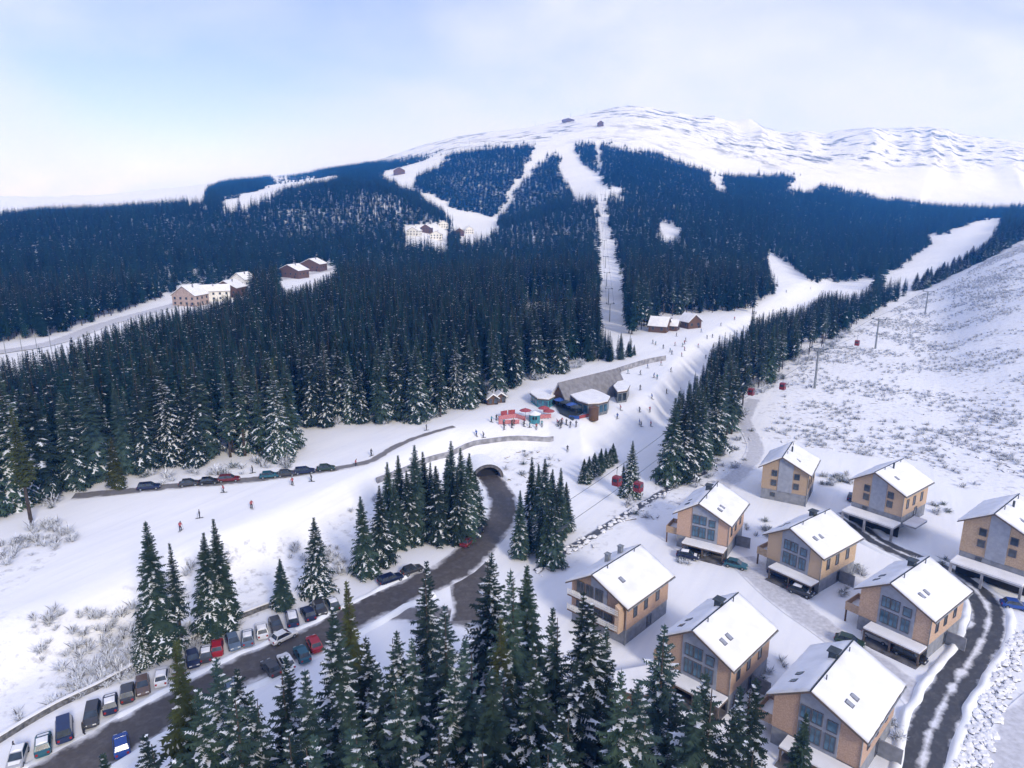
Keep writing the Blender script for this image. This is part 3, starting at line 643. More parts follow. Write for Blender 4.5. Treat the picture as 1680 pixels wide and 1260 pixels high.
def hidden_collection(name, meshes):
    c = bpy.data.collections.new(name)
    for i, me in enumerate(meshes): c.objects.link(bpy.data.objects.new('%s_%02d' % (name, i), me))
    return c
def scatter(name, pts, scale, rot, protos, label, cat, tilt=None):
    pts = np.asarray(pts, float); n_ = len(pts)
    me = bpy.data.meshes.new(name); me.vertices.add(n_); me.vertices.foreach_set('co', pts.ravel())
    sc3 = np.asarray(scale, float); sc3 = np.repeat(sc3[:, None], 3, 1) if sc3.ndim == 1 else sc3
    rt = np.zeros((n_, 3)); rt[:, 2] = rot
    if tilt is not None: rt[:, 0] = tilt
    a = me.attributes.new('sc', 'FLOAT_VECTOR', 'POINT'); a.data.foreach_set('vector', sc3.astype(np.float32).ravel())
    a = me.attributes.new('rt', 'FLOAT_VECTOR', 'POINT'); a.data.foreach_set('vector', rt.astype(np.float32).ravel())
    a = me.attributes.new('ix', 'INT', 'POINT'); a.data.foreach_set('value', rng.integers(0, len(protos), n_).astype(np.int32))
    o = link(name, me); g = bpy.data.node_groups.new(name, 'GeometryNodeTree')
    g.interface.new_socket('Geometry', in_out='INPUT', socket_type='NodeSocketGeometry'); g.interface.new_socket('Geometry', in_out='OUTPUT', socket_type='NodeSocketGeometry')
    gi, go = g.nodes.new('NodeGroupInput'), g.nodes.new('NodeGroupOutput'); ip = g.nodes.new('GeometryNodeInstanceOnPoints'); ci = g.nodes.new('GeometryNodeCollectionInfo')
    ci.inputs['Collection'].default_value = hidden_collection(name+'_kinds', protos); ci.inputs['Separate Children'].default_value = True; ci.inputs['Reset Children'].default_value = True
    def na(nm, ty):
        q = g.nodes.new('GeometryNodeInputNamedAttribute'); q.data_type = ty; q.inputs['Name'].default_value = nm; return q.outputs['Attribute']
    ll = g.links.new; ll(gi.outputs[0], ip.inputs['Points']); ll(ci.outputs[0], ip.inputs['Instance']); ip.inputs['Pick Instance'].default_value = True
    ll(na('ix', 'INT'), ip.inputs['Instance Index']); ll(na('rt', 'FLOAT_VECTOR'), ip.inputs['Rotation']); ll(na('sc', 'FLOAT_VECTOR'), ip.inputs['Scale'])
    ll(ip.outputs[0], go.inputs[0]); md = o.modifiers.new('scatter', 'NODES'); md.node_group = g
    return tag(o, label, cat, kind='stuff')
def forest(name, F, protos, label, wide=1.0):
    X, Y, Z, hh = F; s = hh/HT; w = s*rng.uniform(.85, 1.15, s.shape)*wide
    return scatter(name, np.column_stack([X, Y, Z]), np.column_stack([w, w, s]), rng.uniform(0, 6.28, s.shape), protos, label, 'forest')
def with_trunk(me):                                         # trunk and crown in one mesh, for the uncounted mass of the wood
    bm = bmesh.new(); bm.from_mesh(me); k = len(bm.faces); bm.from_mesh(trunk_thin); bm.faces.ensure_lookup_table()
    for f_ in bm.faces[k:]: f_.material_index = 2
    m2 = bpy.data.meshes.new('spruce'); bm.to_mesh(m2); bm.free()
    for m in list(me.materials)+[M['bark']]: m2.materials.append(m)
    return m2
mid_t = [with_trunk(m) for m in mid_v]
forest('near_forest', A, mid_t, 'dense dark spruce forest behind the ski station and along the piste')
forest('hillside_forest', B, [mid_t[0], mid_t[3]]+far_v, 'dark spruce forest covering the lower hillsides', 1.05)
forest('mountain_forest', Cc, far_v, 'blue hazy spruce forest on the mountain up to the tree line', 1.35)
print('forest', len(A[0]), len(B[0]), len(Cc[0]), 'individual', n_trees+len(pick))

# ------------------------------------------------------------------ chalets
def wedge(b, prof, y0, y1, m=0): return b.extr(prof, y0, y1, m)
_wcache = {}
def window(parent, x, z, w, h, y, face='front', glass='glass', mull=0):
    key = (w, h, glass, mull)
    if key not in _wcache:
        f = MB()
        t = 0.09
        for bx in ((-w/2-t, w/2+t, h/2, h/2+t), (-w/2-t, w/2+t, -h/2-t, -h/2), (-w/2-t, -w/2, -h/2, h/2), (w/2, w/2+t, -h/2, h/2)):
            f.box(bx[0], bx[1], -0.07, 0.05, bx[2], bx[3])
        for q in range(mull):
            xm = -w/2 + w*(q+1)/(mull+1); f.box(xm-.04, xm+.04, -0.06, 0.03, -h/2, h/2)
        p = MB(); p.box(-w/2, w/2, -0.02, 0.02, -h/2, h/2)
        _wcache[key] = (f.mesh('window', M['frame']), p.mesh('pane', M[glass]))
    fm, pm = _wcache[key]
    rz = {'front': 0, 'right': R(90), 'left': R(-90), 'back': R(180)}[face]
    loc = {'front': (x, y, z), 'right': (y, x, z), 'left': (y, x, z), 'back': (x, y, z)}[face]
    o = link('window', fm, parent, loc, rz); link('pane', pm, o); return o

def chalet(label, FL, BR, yaw, ze=6.5, W_=11.2, L_=12.6, kind='deck', base_z=None, scale=1.0, skylights='both', chim='flat', deck_drop=2.6):
    a = np.array(un(*FL, ze)); c = np.array(un(*BR, ze)); cx, cy = (a+c)/2
    g = Hs(cx, cy)+(base_z or 0.0); ze = ze-g
    e = empty('chalet', (cx, cy, g), yaw); tag(e, label, 'house', 'timber chalets on the snowy estate')
    ov = 0.75; hw, hl = W_/2-ov, L_/2-ov; rx = -0.07*W_; ez = ze-g*0; zr = ze+3.0          # ridge a little off centre
    base_h = 2.4 if not base_z else 1.5
    # plinth storey and timber storeys (gable prism), front at -hl
    b = MB(); b.box(-hw, hw, -hl, hl, -1.0, base_h); b.build('base_wall', M['plaster_base'], e)
    el = ze-0.12; sl = (zr-ze)/(rx+W_/2); sr_ = (zr-ze)/(W_/2-rx)
    zl, zrr = el+sl*ov-0.2, el+sr_*ov-0.2
    b = MB(); b.extr([(-hw-.06, base_h), (hw+.06, base_h), (hw+.06, zrr), (rx, zr-0.32), (-hw-.06, zl)], -hl-.06, hl+.06); b.build('timber_wall', M['wood'], e)
    # plastered strip in the gable
    s0, s1 = (-1.9-random.uniform(0, .5), 2.45+random.uniform(0, .4)) if kind == 'deck' else (-1.3, 1.6)
    def zroof(x): return (zl+(zr-0.32-zl)*(x+hw)/(rx+hw)) if x < rx else (zr-0.32+(zrr-zr+0.32)*(x-rx)/(hw-rx))
    b = MB(); b.extr([(s0, base_h-.05), (s1, base_h-.05), (s1, zroof(s1)-.1), (rx, zr-.42), (s0, zroof(s0)-.1)] if s0 < rx < s1 else [(s0, base_h-.05), (s1, base_h-.05), (s1, zroof(s1)-.1), (s0, zroof(s0)-.1)], -hl-.16, -hl-.05)
    b.build('plaster_panel', M['plaster'], e)
    # roof
    th = 0.28
    b = MB(); b.extr([(-W_/2, ze), (rx, zr), (W_/2, ze), (W_/2, ze-th*.8), (rx, zr-th), (-W_/2, ze-th*.8)], -L_/2, L_/2); roof = b.build('roof', M['trim'], e)
    def slab(x0, z0, x1, z1, nm):
        d = np.array([x1-x0, z1-z0]); d /= np.linalg.norm(d); nn = np.array([-d[1], d[0]]); nn = nn if nn[1] > 0 else -nn
        t_ = 0.36; p0 = np.array([x0, z0])+d*.06; p1 = np.array([x1, z1])-d*.05; q = MB(); nx_, ny_ = 10, 16
        vs, fs = [], []
        for i in range(nx_+1):
            for j in range(ny_+1):
                u, v = i/nx_, j/ny_; edge = min(u, 1-u, v, 1-v); k_ = t_*(0.45+0.55*min(1, edge*8))*(1+.5*(random.random()-.5))
                uu = u if 0 < i < nx_ else u+(random.uniform(-.012, .004) if (i == 0) == (x0 < x1 and x0 < -1) else 0)
                pp = p0+(p1-p0)*uu+nn*k_; vs.append((pp[0], -L_/2+.05+(L_-.1)*v+(random.uniform(-.12, .12) if 0 < j < ny_ else random.uniform(-.07, .0)*(1 if j == 0 else -1)), pp[1]))
        for i in range(nx_):
            for j in range(ny_): fs.append((i*(ny_+1)+j, i*(ny_+1)+j+1, (i+1)*(ny_+1)+j+1, (i+1)*(ny_+1)+j))
        nv = len(vs)
        for i in range(nx_+1):
            for j in (0, ny_):
                u, v = i/nx_, j/ny_; pp = p0+(p1-p0)*u+nn*.004; vs.append((pp[0], -L_/2+.05+(L_-.1)*v, pp[1]))
        for i in range(nx_):
            for s_, j in ((0, 0), (1, ny_)): fs.append((i*(ny_+1)+j, (i+1)*(ny_+1)+j, nv+(i+1)*2+s_, nv+i*2+s_))
        q.add(vs, fs)
        kq = len(q.v)
        for i in (0, nx_):
            for j in range(ny_):
                pp = p0 if i == 0 else p1; pp = pp+nn*.004
                y0_, y1_ = -L_/2+.05+(L_-.1)*j/ny_, -L_/2+.05+(L_-.1)*(j+1)/ny_
                q.add([(pp[0], y0_, pp[1]), (pp[0], y1_, pp[1]), vs[i*(ny_+1)+j+1], vs[i*(ny_+1)+j]], [(0, 1, 2, 3)])
        o = q.build(nm, M['roof_snow'], roof, smooth=True)
    slab(-W_/2, ze, rx, zr, 'roof_snow'); slab(rx, zr, W_/2, ze, 'roof_snow')
    # ridge, skylights, chimneys
    b = MB(); b.box(rx-.05, rx+.05, -L_/2-.02, L_/2+.02, zr-.05, zr+.17); b.build('ridge_cap', M['metal_dark'], roof)
    def sky(x, y, side):
        k_ = sl if side < 0 else -sr_; z_ = (ze+sl*(x+W_/2)) if side < 0 else (ze+sr_*(W_/2-x)); ang = math.atan(k_)
        b = MB(); b.box(-.5, .5, -.36, .36, -.05, .40); o = b.build('skylight', M['frame'], roof, (x, y, z_)); o.rotation_euler = (0, -ang, 0)
        b = MB(); b.box(-.42, .42, -.29, .29, .402, .43); b.build('pane', M['glass_blue'] if side < 0 else M['plaster'], o)
    if skylights in ('both', 'left'):
        for dy in (-4.2, -2.4): sky(-W_*.30, dy, -1)
    if skylights in ('both', 'right'):
        for dy in (-4.3, -2.8): sky(W_*.22, dy+.4, 1)
    if skylights == 'one': sky(W_*.18, -3.0, 1)
    if chim == 'flat':
        b = MB(); b.box(rx-1.0, rx-.1, 1.2, 2.2, zr-.7, zr+.75); b.box(rx-1.2, rx+.15, 1.0, 2.4, zr+.75, zr+.87); b.build('chimney', M['metal_dark'], roof)
    elif chim == 'two':
        for yy in (-1.2, 2.2):
            b = MB(); b.box(rx-1.5, rx-.85, yy, yy+.65, zr-.8, zr+.85); b.box(rx-1.6, rx-.75, yy-.1, yy+.75, zr+.85, zr+.95); b.build('chimney', M['metal'], roof)
    else:
        b = MB(); b.tube([(rx+1.0, -.5, zr-.5), (rx+1.0, -.5, zr+1.0)], .18, 8); b.build('chimney', M['metal_dark'], roof)
    for yy in (-L_*.25, L_*.3):
        b = MB(); b.tube([(rx+.5, yy, zr-.4), (rx+.5, yy, zr+.62)], .07, 6); b.build('vent_pipe', M['metal_dark'], roof)
    # gutters
    for sx_ in (-1, 1):
        b = MB(); b.tube([(sx_*(W_/2+.06), -L_/2, ze-.16), (sx_*(W_/2+.06), L_/2, ze-.16)], .09, 6); b.build('gutter', M['metal'], roof)
    yf = -hl-.20
    if kind == 'deck':
        # tall glazed bays in the plaster panel, small upper window
        for x_ in (-1.2, 0.1, 1.7):
            hh_ = 1.9; window(e, x_, base_h+1.55, 1.05, hh_, yf, glass='glass_blue', mull=1)
        for x_ in (-1.2, 0.1): window(e, x_, base_h+3.9, 1.05, 1.5, yf, glass='glass_blue', mull=1)
        window(e, 1.75, base_h+3.7, 1.0, 1.2, yf, glass='glass_blue')
        # snowy deck over the car port, with posts and dark back wall
        dz = base_h-.25; d0, d1 = -hl-2.6, -hl-.17
        b = MB(); b.box(-2.9, hw+.1, d0, d1, dz-.22, dz); deck = b.build('deck', M['trim'], e)
        b = MB(); b.box(-2.85, hw+.05, d0+.04, d1-.02, dz+.004, dz+.22); b.build('deck_snow', M['roof_snow'], deck)
        for x_ in (-2.7, 0.9, hw-.1):
            b = MB(); b.box(x_-.11, x_+.11, d0+.15, d0+.37, -.6, dz-.22); b.build('post', M['trim'], e)
        for x_ in (-1.0, 2.8):
            b = MB(); b.box(x_-1.35, x_+1.35, -hl-.06, -hl+.02, 0.05, 1.95); b.build('garage_door', M['dark'], e)
        b = MB(); b.box(-2.9, hw+.1, d0-.6, -hl+.02, -.3, .17); b.build('carport_shade_floor', M['concrete_dark'], e)  # floor slab coloured dark to deepen the shade under the deck
        # timber balcony out of the left wall
        b = MB(); b.box(-hw-2.2, -hw-.07, -hl+.4, -hl+4.2, base_h-.15, base_h); bal = b.build('balcony', M['wood_dark'], e)
        b = MB(); b.box(-hw-2.25, -hw-2.15, -hl+.35, -hl+4.25, base_h-.3, base_h+1.0); b.box(-hw-2.15, -hw-.07, -hl+.35, -hl+.45, base_h-.3, base_h+1.0); b.box(-hw-2.15, -hw-.07, -hl+4.15, -hl+4.25, base_h-.3, base_h+1.0); b.build('parapet', M['wood'], bal)
        b = MB(); b.box(-hw-2.14, -hw-.08, -hl+.46, -hl+4.14, base_h+.004, base_h+.14); b.build('balcony_snow', M['roof_snow'], bal)
        for x_ in (-hw-2.1,):
            b = MB(); b.box(x_-.1, x_+.1, -hl+.5, -hl+.7, -.6, base_h-.15); b.build('post', M['wood_dark'], e)
        # timber fin wall beside the terrace, right front
        b = MB(); b.box(hw+.07, hw+2.6, hl*.15, hl*.15+.2, -.5, 2.1); b.build('fin_wall', M['plaster_base'], e)
    elif kind == 'balcony':
        for z_ in (base_h+.2, base_h+2.7):
            b = MB(); b.box(-hw+.2, hw-.4, -hl-1.5, -hl-.17, z_-.18, z_); bal = b.build('balcony', M['wood_dark'], e)
            b = MB()
            for k_ in range(3): b.box(-hw+.2, hw-.4, -hl-1.52, -hl-1.46, z_+.2+.3*k_, z_+.32+.3*k_)
            for k_ in range(7): b.box(-hw+.2+k_*(2*hw-.7)/6, -hw+.28+k_*(2*hw-.7)/6, -hl-1.5, -hl-1.44, z_, z_+1.0)
            b.build('railing', M['white_wall'], bal)
            b = MB(); b.box(-hw+.22, hw-.42, -hl-1.44, -hl-.18, z_+.004, z_+.1); b.build('balcony_snow', M['roof_snow'], bal)
            for x_ in (-3.2, -1.5, .2, 1.9):
                if z_ > 4 and x_ > 1.5: continue
                window(e, x_, z_+1.15, 1.2, 1.7, yf, mull=1)
        b = MB(); b.extr([(hw-.9, base_h), (hw-.2, base_h), (hw-.2, zrr-.1), (hw-.9, zroof(hw-.9)-.1)], -hl-1.5, -hl-.2); b.build('corner_fin', M['wood'], e)
    else:
        for z_ in (ze*.56, ze*.86):
            for x_ in (-2.1, 2.4): window(e, x_, z_, .95, 1.15, -hl-.10)
        window(e, -2.1, base_h*.55, .8, .75, -hl-.04)
        if kind == 'rear_garage':
            dz = -0.15+.3; dz = 0.25; d0 = -hl-3.4
            b = MB(); b.box(-hw-.2, hw+.2, d0, -hl-.07, dz-.3, dz); deck = b.build('deck', M['concrete'], e)
            b = MB(); b.box(-hw-.15, hw+.15, d0+.03, -hl-.1, dz+.004, dz+.28); b.build('deck_snow', M['roof_snow'], deck)
            b = MB(); b.box(-hw, hw, -hl-.4, -hl-.08, -deck_drop, dz-.3); b.build('garage_shade_wall', M['dark'], e)  # near-black wall, the garage's inner shade put into its colour
            for x_ in (-hw, -.4, hw):
                b = MB(); b.box(x_-.18, x_+.18, d0+.05, d0+.4, -deck_drop, dz-.3); b.build('post', M['concrete'], e)
            b = MB(); b.box(hw+.2, hw+2.6, -hl+.5, -hl+5.5, -.2, .1); tr = b.build('terrace', M['concrete'], e)
            b = MB(); b.box(hw+.22, hw+2.58, -hl+.52, -hl+5.48, .104, .3); b.build('terrace_snow', M['roof_snow'], tr)
    # side windows on the sunny wall
    for y_ in (-3.4, -.6, 2.6):
        window(e, y_, base_h+2.2, .75, 1.7, hw+.10, 'right')
    window(e, 0.6, 1.2, 1.0, 1.6, hw+.04, 'right')
    # drainpipe
    b = MB(); b.tube([(hw+.1, -hl-.12, -.3), (hw+.1, -hl-.12, ze-.3)], .06, 6); b.build('drainpipe', M['metal'], e)
    return e
CH = {}
CH['A'] = chalet('chalet farthest up the estate, three windows beside a grey panel, no garage deck', (1250,766), (1341,754), R(-31), 7.2, 10.6, 11.4, 'rear', skylights='one', chim='pipe')
CH['B'] = chalet('chalet nearest the stream, timber balcony on its flank, two snowy cars beside it', (1112,842), (1222,826), R(-32), 6.6, 10.8, 12.0, 'deck')
CH['C'] = chalet('chalet with snow-roofed garage deck beside the dark curving lane, open hillside behind', (1401,787), (1525,791), R(-52), 8.6, 11.0, 12.0, 'rear_garage', base_z=2.6, skylights='one', chim='pipe')
CH['D'] = chalet('middle chalet of the estate with a dark car in its carport', (1259,877), (1409,883), R(-53), 6.6, 11.2, 12.4, 'deck')
CH['E'] = chalet('chalet cut by the picture edge, garages under a long snowy deck', (1564,850), (1752,862), R(-50), 9.6, 11.6, 12.6, 'rear_garage', base_z=2.8, skylights='one', chim='pipe')
CH['F'] = chalet('chalet with white railed balconies behind the foreground spruces', (937,954), (1099,946), R(-43), 6.4, 11.2, 12.8, 'balcony', skylights='one', chim='two')
CH['G'] = chalet('chalet half hidden by spruces between the balcony chalet and the lowest one', (1098,1045), (1262,1033), R(-44), 6.6, 10.4, 12.4, 'deck')
CH['H'] = chalet('chalet inside the bend of the dark lane with two cars under its deck', (1412,967), (1585,970), R(-52), 6.6, 11.2, 12.6, 'deck')
CH['I'] = chalet('lowest and largest-looking chalet, a spruce growing against its front', (1273,1143), (1470,1121), R(-44), 6.6, 11.2, 13.0, 'deck')

# round retaining wall among the spruces
x, y, z = at(1045, 1125)
b = MB(); pts = [(math.cos(a)*5, math.sin(a)*5) for a in np.linspace(R(180), R(390), 22)]; n_ = len(pts)
vs = [(p[0]*k_, p[1]*k_, zz) for zz in (-.5, 2.2) for k_ in (1, .93) for p in pts]
fs = []
for i in range(n_-1):
    o0, i0, o1, i1 = i, n_+i, 2*n_+i, 3*n_+i
    fs += [(o0, o0+1, o1+1, o1), (i0, i1, i1+1, i0+1), (o1, o1+1, i1+1, i1)]
fs += [(0, 2*n_, 3*n_, n_), (n_-1, 2*n_-1, 4*n_-1, 3*n_-1)]
b.add(vs, fs); e = empty('retaining_wall', (x, y, z)); tag(e, 'curved brown retaining wall between the spruces and the half hidden chalet', 'wall'); b.build('wall', M['wood_dark'], e)
b = MB(); b.prism([(p[0]*.94, p[1]*.94) for p in pts], 1.2, 1.9); b.build('snow_fill', M['roof_snow'], e)

# ------------------------------------------------------------------ cars
CARM = {}
def paint(name, c, rough=0.28): M[name] = mat(name, c, rough, 0.1, vary=0.04, spec=0.5); return M[name]
PAINT = {'dark blue': (0.02,0.035,0.10), 'navy': (0.012,0.02,0.06), 'black': (0.012,0.012,0.015), 'dark grey': (0.05,0.052,0.06), 'red': (0.36,0.02,0.035), 'white': (0.75,0.75,0.76), 'silver': (0.42,0.43,0.46),
         'teal': (0.02,0.10,0.14), 'blue': (0.02,0.07,0.30), 'brown': (0.13,0.09,0.075), 'blue grey': (0.12,0.17,0.25), 'maroon': (0.14,0.02,0.03), 'dark green': (0.025,0.05,0.035), 'light blue': (0.05,0.20,0.36)}
for k_, c_ in PAINT.items(): paint('paint_'+k_.replace(' ', '_'), c_)
def car_parts(L0, W0, H0, cab0, cab1, roof0, roof1, belt):
    """side stations run front (+x) to rear (-x)"""
    hx = L0/2; hw = W0/2
    def ring(x, zt, w, zb=0.28):
        return [(x, -w*.86, zb), (x, -w, zb+.16), (x, -w, zt-.12), (x, -w*.88, zt), (x, w*.88, zt), (x, w, zt-.12), (x, w, zb+.16), (x, w*.86, zb)]
    st = [(hx, .62, hw*.80), (hx-.12, .76, hw*.92), (hx-.5, .84, hw), (cab0, belt, hw), (0, belt+.02, hw), (cab1, belt+.03, hw), (-hx+.35, belt-.02, hw*.98), (-hx+.06, belt-.1, hw*.92), (-hx, .62, hw*.84)]
    b = MB(); vs = [q for s in st for q in ring(*s)]; fs = []
    for i in range(len(st)-1):
        for k_ in range(8): fs.append((i*8+k_, i*8+(k_+1) % 8, (i+1)*8+(k_+1) % 8, (i+1)*8+k_))
    fs += [tuple(range(8)), tuple(range((len(st)-1)*8, len(st)*8))]
    b.add(vs, fs)
    # greenhouse core: roof and pillars
    rw = hw*.76; bw = hw*.93
    cb = [(cab0, -bw, belt-.03), (cab0, bw, belt-.03), (cab1, bw, belt-.03), (cab1, -bw, belt-.03), (roof0, -rw, H0), (roof0, rw, H0), (roof1, rw, H0), (roof1, -rw, H0)]
    b.add(cb, [(0,1,2,3), (4,7,6,5), (0,4,5,1), (2,6,7,3), (1,5,6,2), (3,7,4,0)])
    body = b.mesh('body', M['paint_black'], False)
    def pane(c4, ins=.10, off=.015):
        c4 = [np.array(c) for c in c4]; ctr = sum(c4)/4; nn = np.cross(c4[1]-c4[0], c4[3]-c4[0]); nn /= np.linalg.norm(nn)
        if np.dot(nn, ctr-np.array([(cab0+cab1)/2, 0, belt])) < 0: nn = -nn
        p = [c+(ctr-c)*ins for c in c4]; b = MB(); b.add([q+nn*off for q in p]+[q-nn*.02 for q in p], [(0,1,2,3), (7,6,5,4), (0,4,5,1), (1,5,6,2), (2,6,7,3), (3,7,4,0)]); return b
    wind = pane([cb[0], cb[1], cb[5], cb[4]]).mesh('windscreen', M['glass']); rear = pane([cb[3], cb[2], cb[6], cb[7]]).mesh('rear_window', M['glass'])
    sides = [pane([cb[1], cb[2], cb[6], cb[5]], .08).mesh('side_window', M['glass']), pane([cb[0], cb[3], cb[7], cb[4]], .08).mesh('side_window', M['glass'])]
    w = MB(); w.tube([(0,-.11,0), (0,.11,0)], .33, 14, 0); w.tube([(0,-.12,0), (0,.12,0)], .19, 10, 1); wheel = w.mesh('wheel', [M['rubber'], M['metal']])
    hl = MB(); hl.box(-.1, .05, -.2, .2, -.08, .08); head = hl.mesh('headlight', M['lamp']); hl = MB(); hl.box(-.05, .05, -.13, .13, -.13, .13); tail = hl.mesh('taillight', M['tail'])
    sn = MB(); nn_ = 6; vs, fs = [], []
    for i in range(nn_+1):
        for j in range(4):
            u, v = i/nn_, j/3; vs.append((roof0-.08+(roof1+.16-roof0)*u, (-rw+.06)+(2*rw-.12)*v, H0+.02+(.13 if 0 < i < nn_ and 0 < j < 3 else 0.0)))
    for i in range(nn_):
        for j in range(3): fs.append((i*4+j, (i+1)*4+j, (i+1)*4+j+1, i*4+j+1))
    sn.add(vs, fs); hood = [(cab0+.12, belt+.03), (hx-.45, .88)]
    sn.add([(hood[0][0], -hw*.7, hood[0][1]), (hood[1][0], -hw*.66, hood[1][1]), (hood[1][0], hw*.66, hood[1][1]), (hood[0][0], hw*.7, hood[0][1])], [(0,1,2,3)])
    return dict(body=body, wind=wind, rear=rear, sides=sides, wheel=wheel, head=head, tail=tail, snow=sn.mesh('snow_cover', M['roof_snow']), hx=hx, hw=hw, belt=belt)
CARK = {'car': car_parts(4.3, 1.8, 1.48, 1.05, -1.75, .25, -1.35, .95), 'estate': car_parts(4.75, 1.85, 1.55, 1.15, -2.2, .4, -1.95, .98), 'van': car_parts(5.0, 1.95, 2.0, 1.75, -2.38, 1.1, -2.25, 1.08)}
def car(x, y, heading, colour, label, group, kind='car', snow=False, name=None):
    K = CARK[kind]; e = empty(name or ('parked_van' if kind == 'van' else 'parked_car'), (x, y, Hs(x, y)+.10), heading); tag(e, label, 'van' if kind == 'van' else 'car', group)
    o = link('body', K['body'], e); o.material_slots[0].link = 'OBJECT'; o.material_slots[0].material = M['paint_'+colour.replace(' ', '_')]
    link('windscreen', K['wind'], e); link('rear_window', K['rear'], e)
    for s in K['sides']: link('side_window', s, e)
    for sx_ in (K['hx']-.82, -K['hx']+.82):
        for sy in (-1, 1): link('wheel', K['wheel'], e, (sx_, sy*(K['hw']-.09), .33))
    for sy in (-1, 1):
        link('headlight', K['head'], e, (K['hx']-.06, sy*K['hw']*.56, .66)); link('taillight', K['tail'], e, (-K['hx']+.03, sy*K['hw']*.68, .72))
    e.scale = (.93,)*3
    if snow: link('snow_cover', K['snow'], e)
    return e
def hd(p, q):
    a, c = at(*p), at(*q); return math.atan2(c[1]-a[1], c[0]-a[0])
ORD = ['first', 'second', 'third', 'fourth', 'fifth', 'sixth', 'seventh', 'eighth', 'ninth', 'tenth', 'eleventh', 'twelfth', 'thirteenth', 'fourteenth', 'fifteenth', 'sixteenth', 'seventeenth', 'eighteenth', 'nineteenth', 'twentieth', 'twenty-first', 'twenty-second', 'twenty-third', 'twenty-fourth']
road_dir = hd((72,1228), (546,996))
row = [((30,1250),'silver','car',1),((72,1228),'teal','car',0),((107,1203),'dark blue','van',0),((152,1180),'dark grey','estate',0),((182,1161),'navy','car',0),((210,1143),'dark grey','car',0),((235,1131),'brown','car',0),((266,1116),'white','car',1),((295,1099),'silver','car',0),((317,1087),'navy','car',0),((339,1078),'dark grey','car',0),((357,1068),'red','car',0),((383,1059),'blue grey','car',0),((407,1052),'blue grey','car',0),((430,1040),'white','car',1),((453,1031),'dark grey','car',0),((480,1020),'dark blue','estate',0),((506,1012),'navy','car',0),((525,1003),'dark grey','car',0),((546,996),'dark green','car',0)]
for i, (p, c_, kd, sn) in enumerate(row):
    x, y, z = at(*p); car(x, y, road_dir+R(68 if i % 3 else -112)+R(random.uniform(-6, 6)), c_, '%s %s, %s from the bottom corner in the long parking row' % (c_, {'car': 'car', 'estate': 'estate car', 'van': 'van'}[kd], ORD[i]), 'cars in the long parking row', kd, bool(sn) or i % 3 == 1)
for p, c_, lab, sn in [((516,1062),'red','bright red car parked across the road from the long row',0),((496,1079),'teal','dark teal car parked next to the bright red car across the road',0),((445,1102),'dark grey','dark grey car between spruces on the near side of the road',0),((381,1134),'blue grey','blue grey car half hidden by spruces on the near side of the road',0),((200,1229),'blue','vivid blue car on the near side of the road, bottom corner',0),((470,1092),'white','snow-covered white car between spruces on the near side of the road',1)]:
    x, y, z = at(*p); car(x, y, road_dir+R(75)+R(random.uniform(-8, 8)), c_, lab, 'cars on the near side of the road', 'car', bool(sn))
x, y, z = at(466, 1050); car(x, y, road_dir, 'white', 'white car driving along the bare road beside the long parking row', None, name='car')
rd = hd((640,955), (750,915))
for p, c_, lab, kd in [((641,955),'navy','navy estate car parked on the snow beside the road junction','estate'),((676,940),'dark grey','dark grey car pulled up just ahead of the navy estate car','car')]:
    x, y, z = at(*p); car(x, y, rd, c_, lab, None, kd)
rd = hd((750,915), (800,870))
for p, c_, lab in [((768,893),'maroon','dark red car following another on the road bend'),((782,877),'navy','dark car leading the dark red car round the road bend')]:
    x, y, z = at(*p); car(x, y, rd, c_, lab, None, name='car')
ud = hd((240,803), (440,785))
for i, (p, c_) in enumerate([((245,803),'navy'),((311,797),'dark grey'),((343,794),'black'),((376,790),'maroon'),((442,784),'teal'),((470,781),'dark grey'),((500,777),'navy'),((535,772),'dark green')]):
    x, y, z = at(*p); car(x, y, ud+R(random.uniform(-3, 3)), c_, '%s car, %s from the lower end of the file on the upper road' % (c_, ORD[i]), 'cars parked along the upper road', 'car' if i % 3 else 'estate')
hf = R(-52)
for p, a_, c_, lab, kd, sn in [((1207,931),-28,'teal','dark teal car parked alone in the yard between two chalets','car',0),((1280,948),-50,'navy','navy car in the carport of the middle chalet','estate',0),((1313,975),-40,'dark grey','dark car standing in front of the middle chalet','car',1),
    ((1438,1050),-50,'silver','snow-covered silver car under the deck of the chalet in the lane bend','car',1),((1492,1080),-50,'black','black car at the corner of the chalet in the lane bend','estate',0),((1393,1058),-35,'dark green','dark car behind the ridge of the lowest chalet','car',0),
    ((1128,916),-20,'navy','navy car with patches of snow in front of the chalet by the stream','car',1),((1665,998),-20,'blue','blue car parked near the picture edge by the lane','car',0),((1397,819),60,'dark blue','dark blue car beside the garage-deck chalet at the lane top','car',0)]:
    x, y, z = at(*p); car(x, y, R(a_), c_, lab, None, kd, bool(sn))

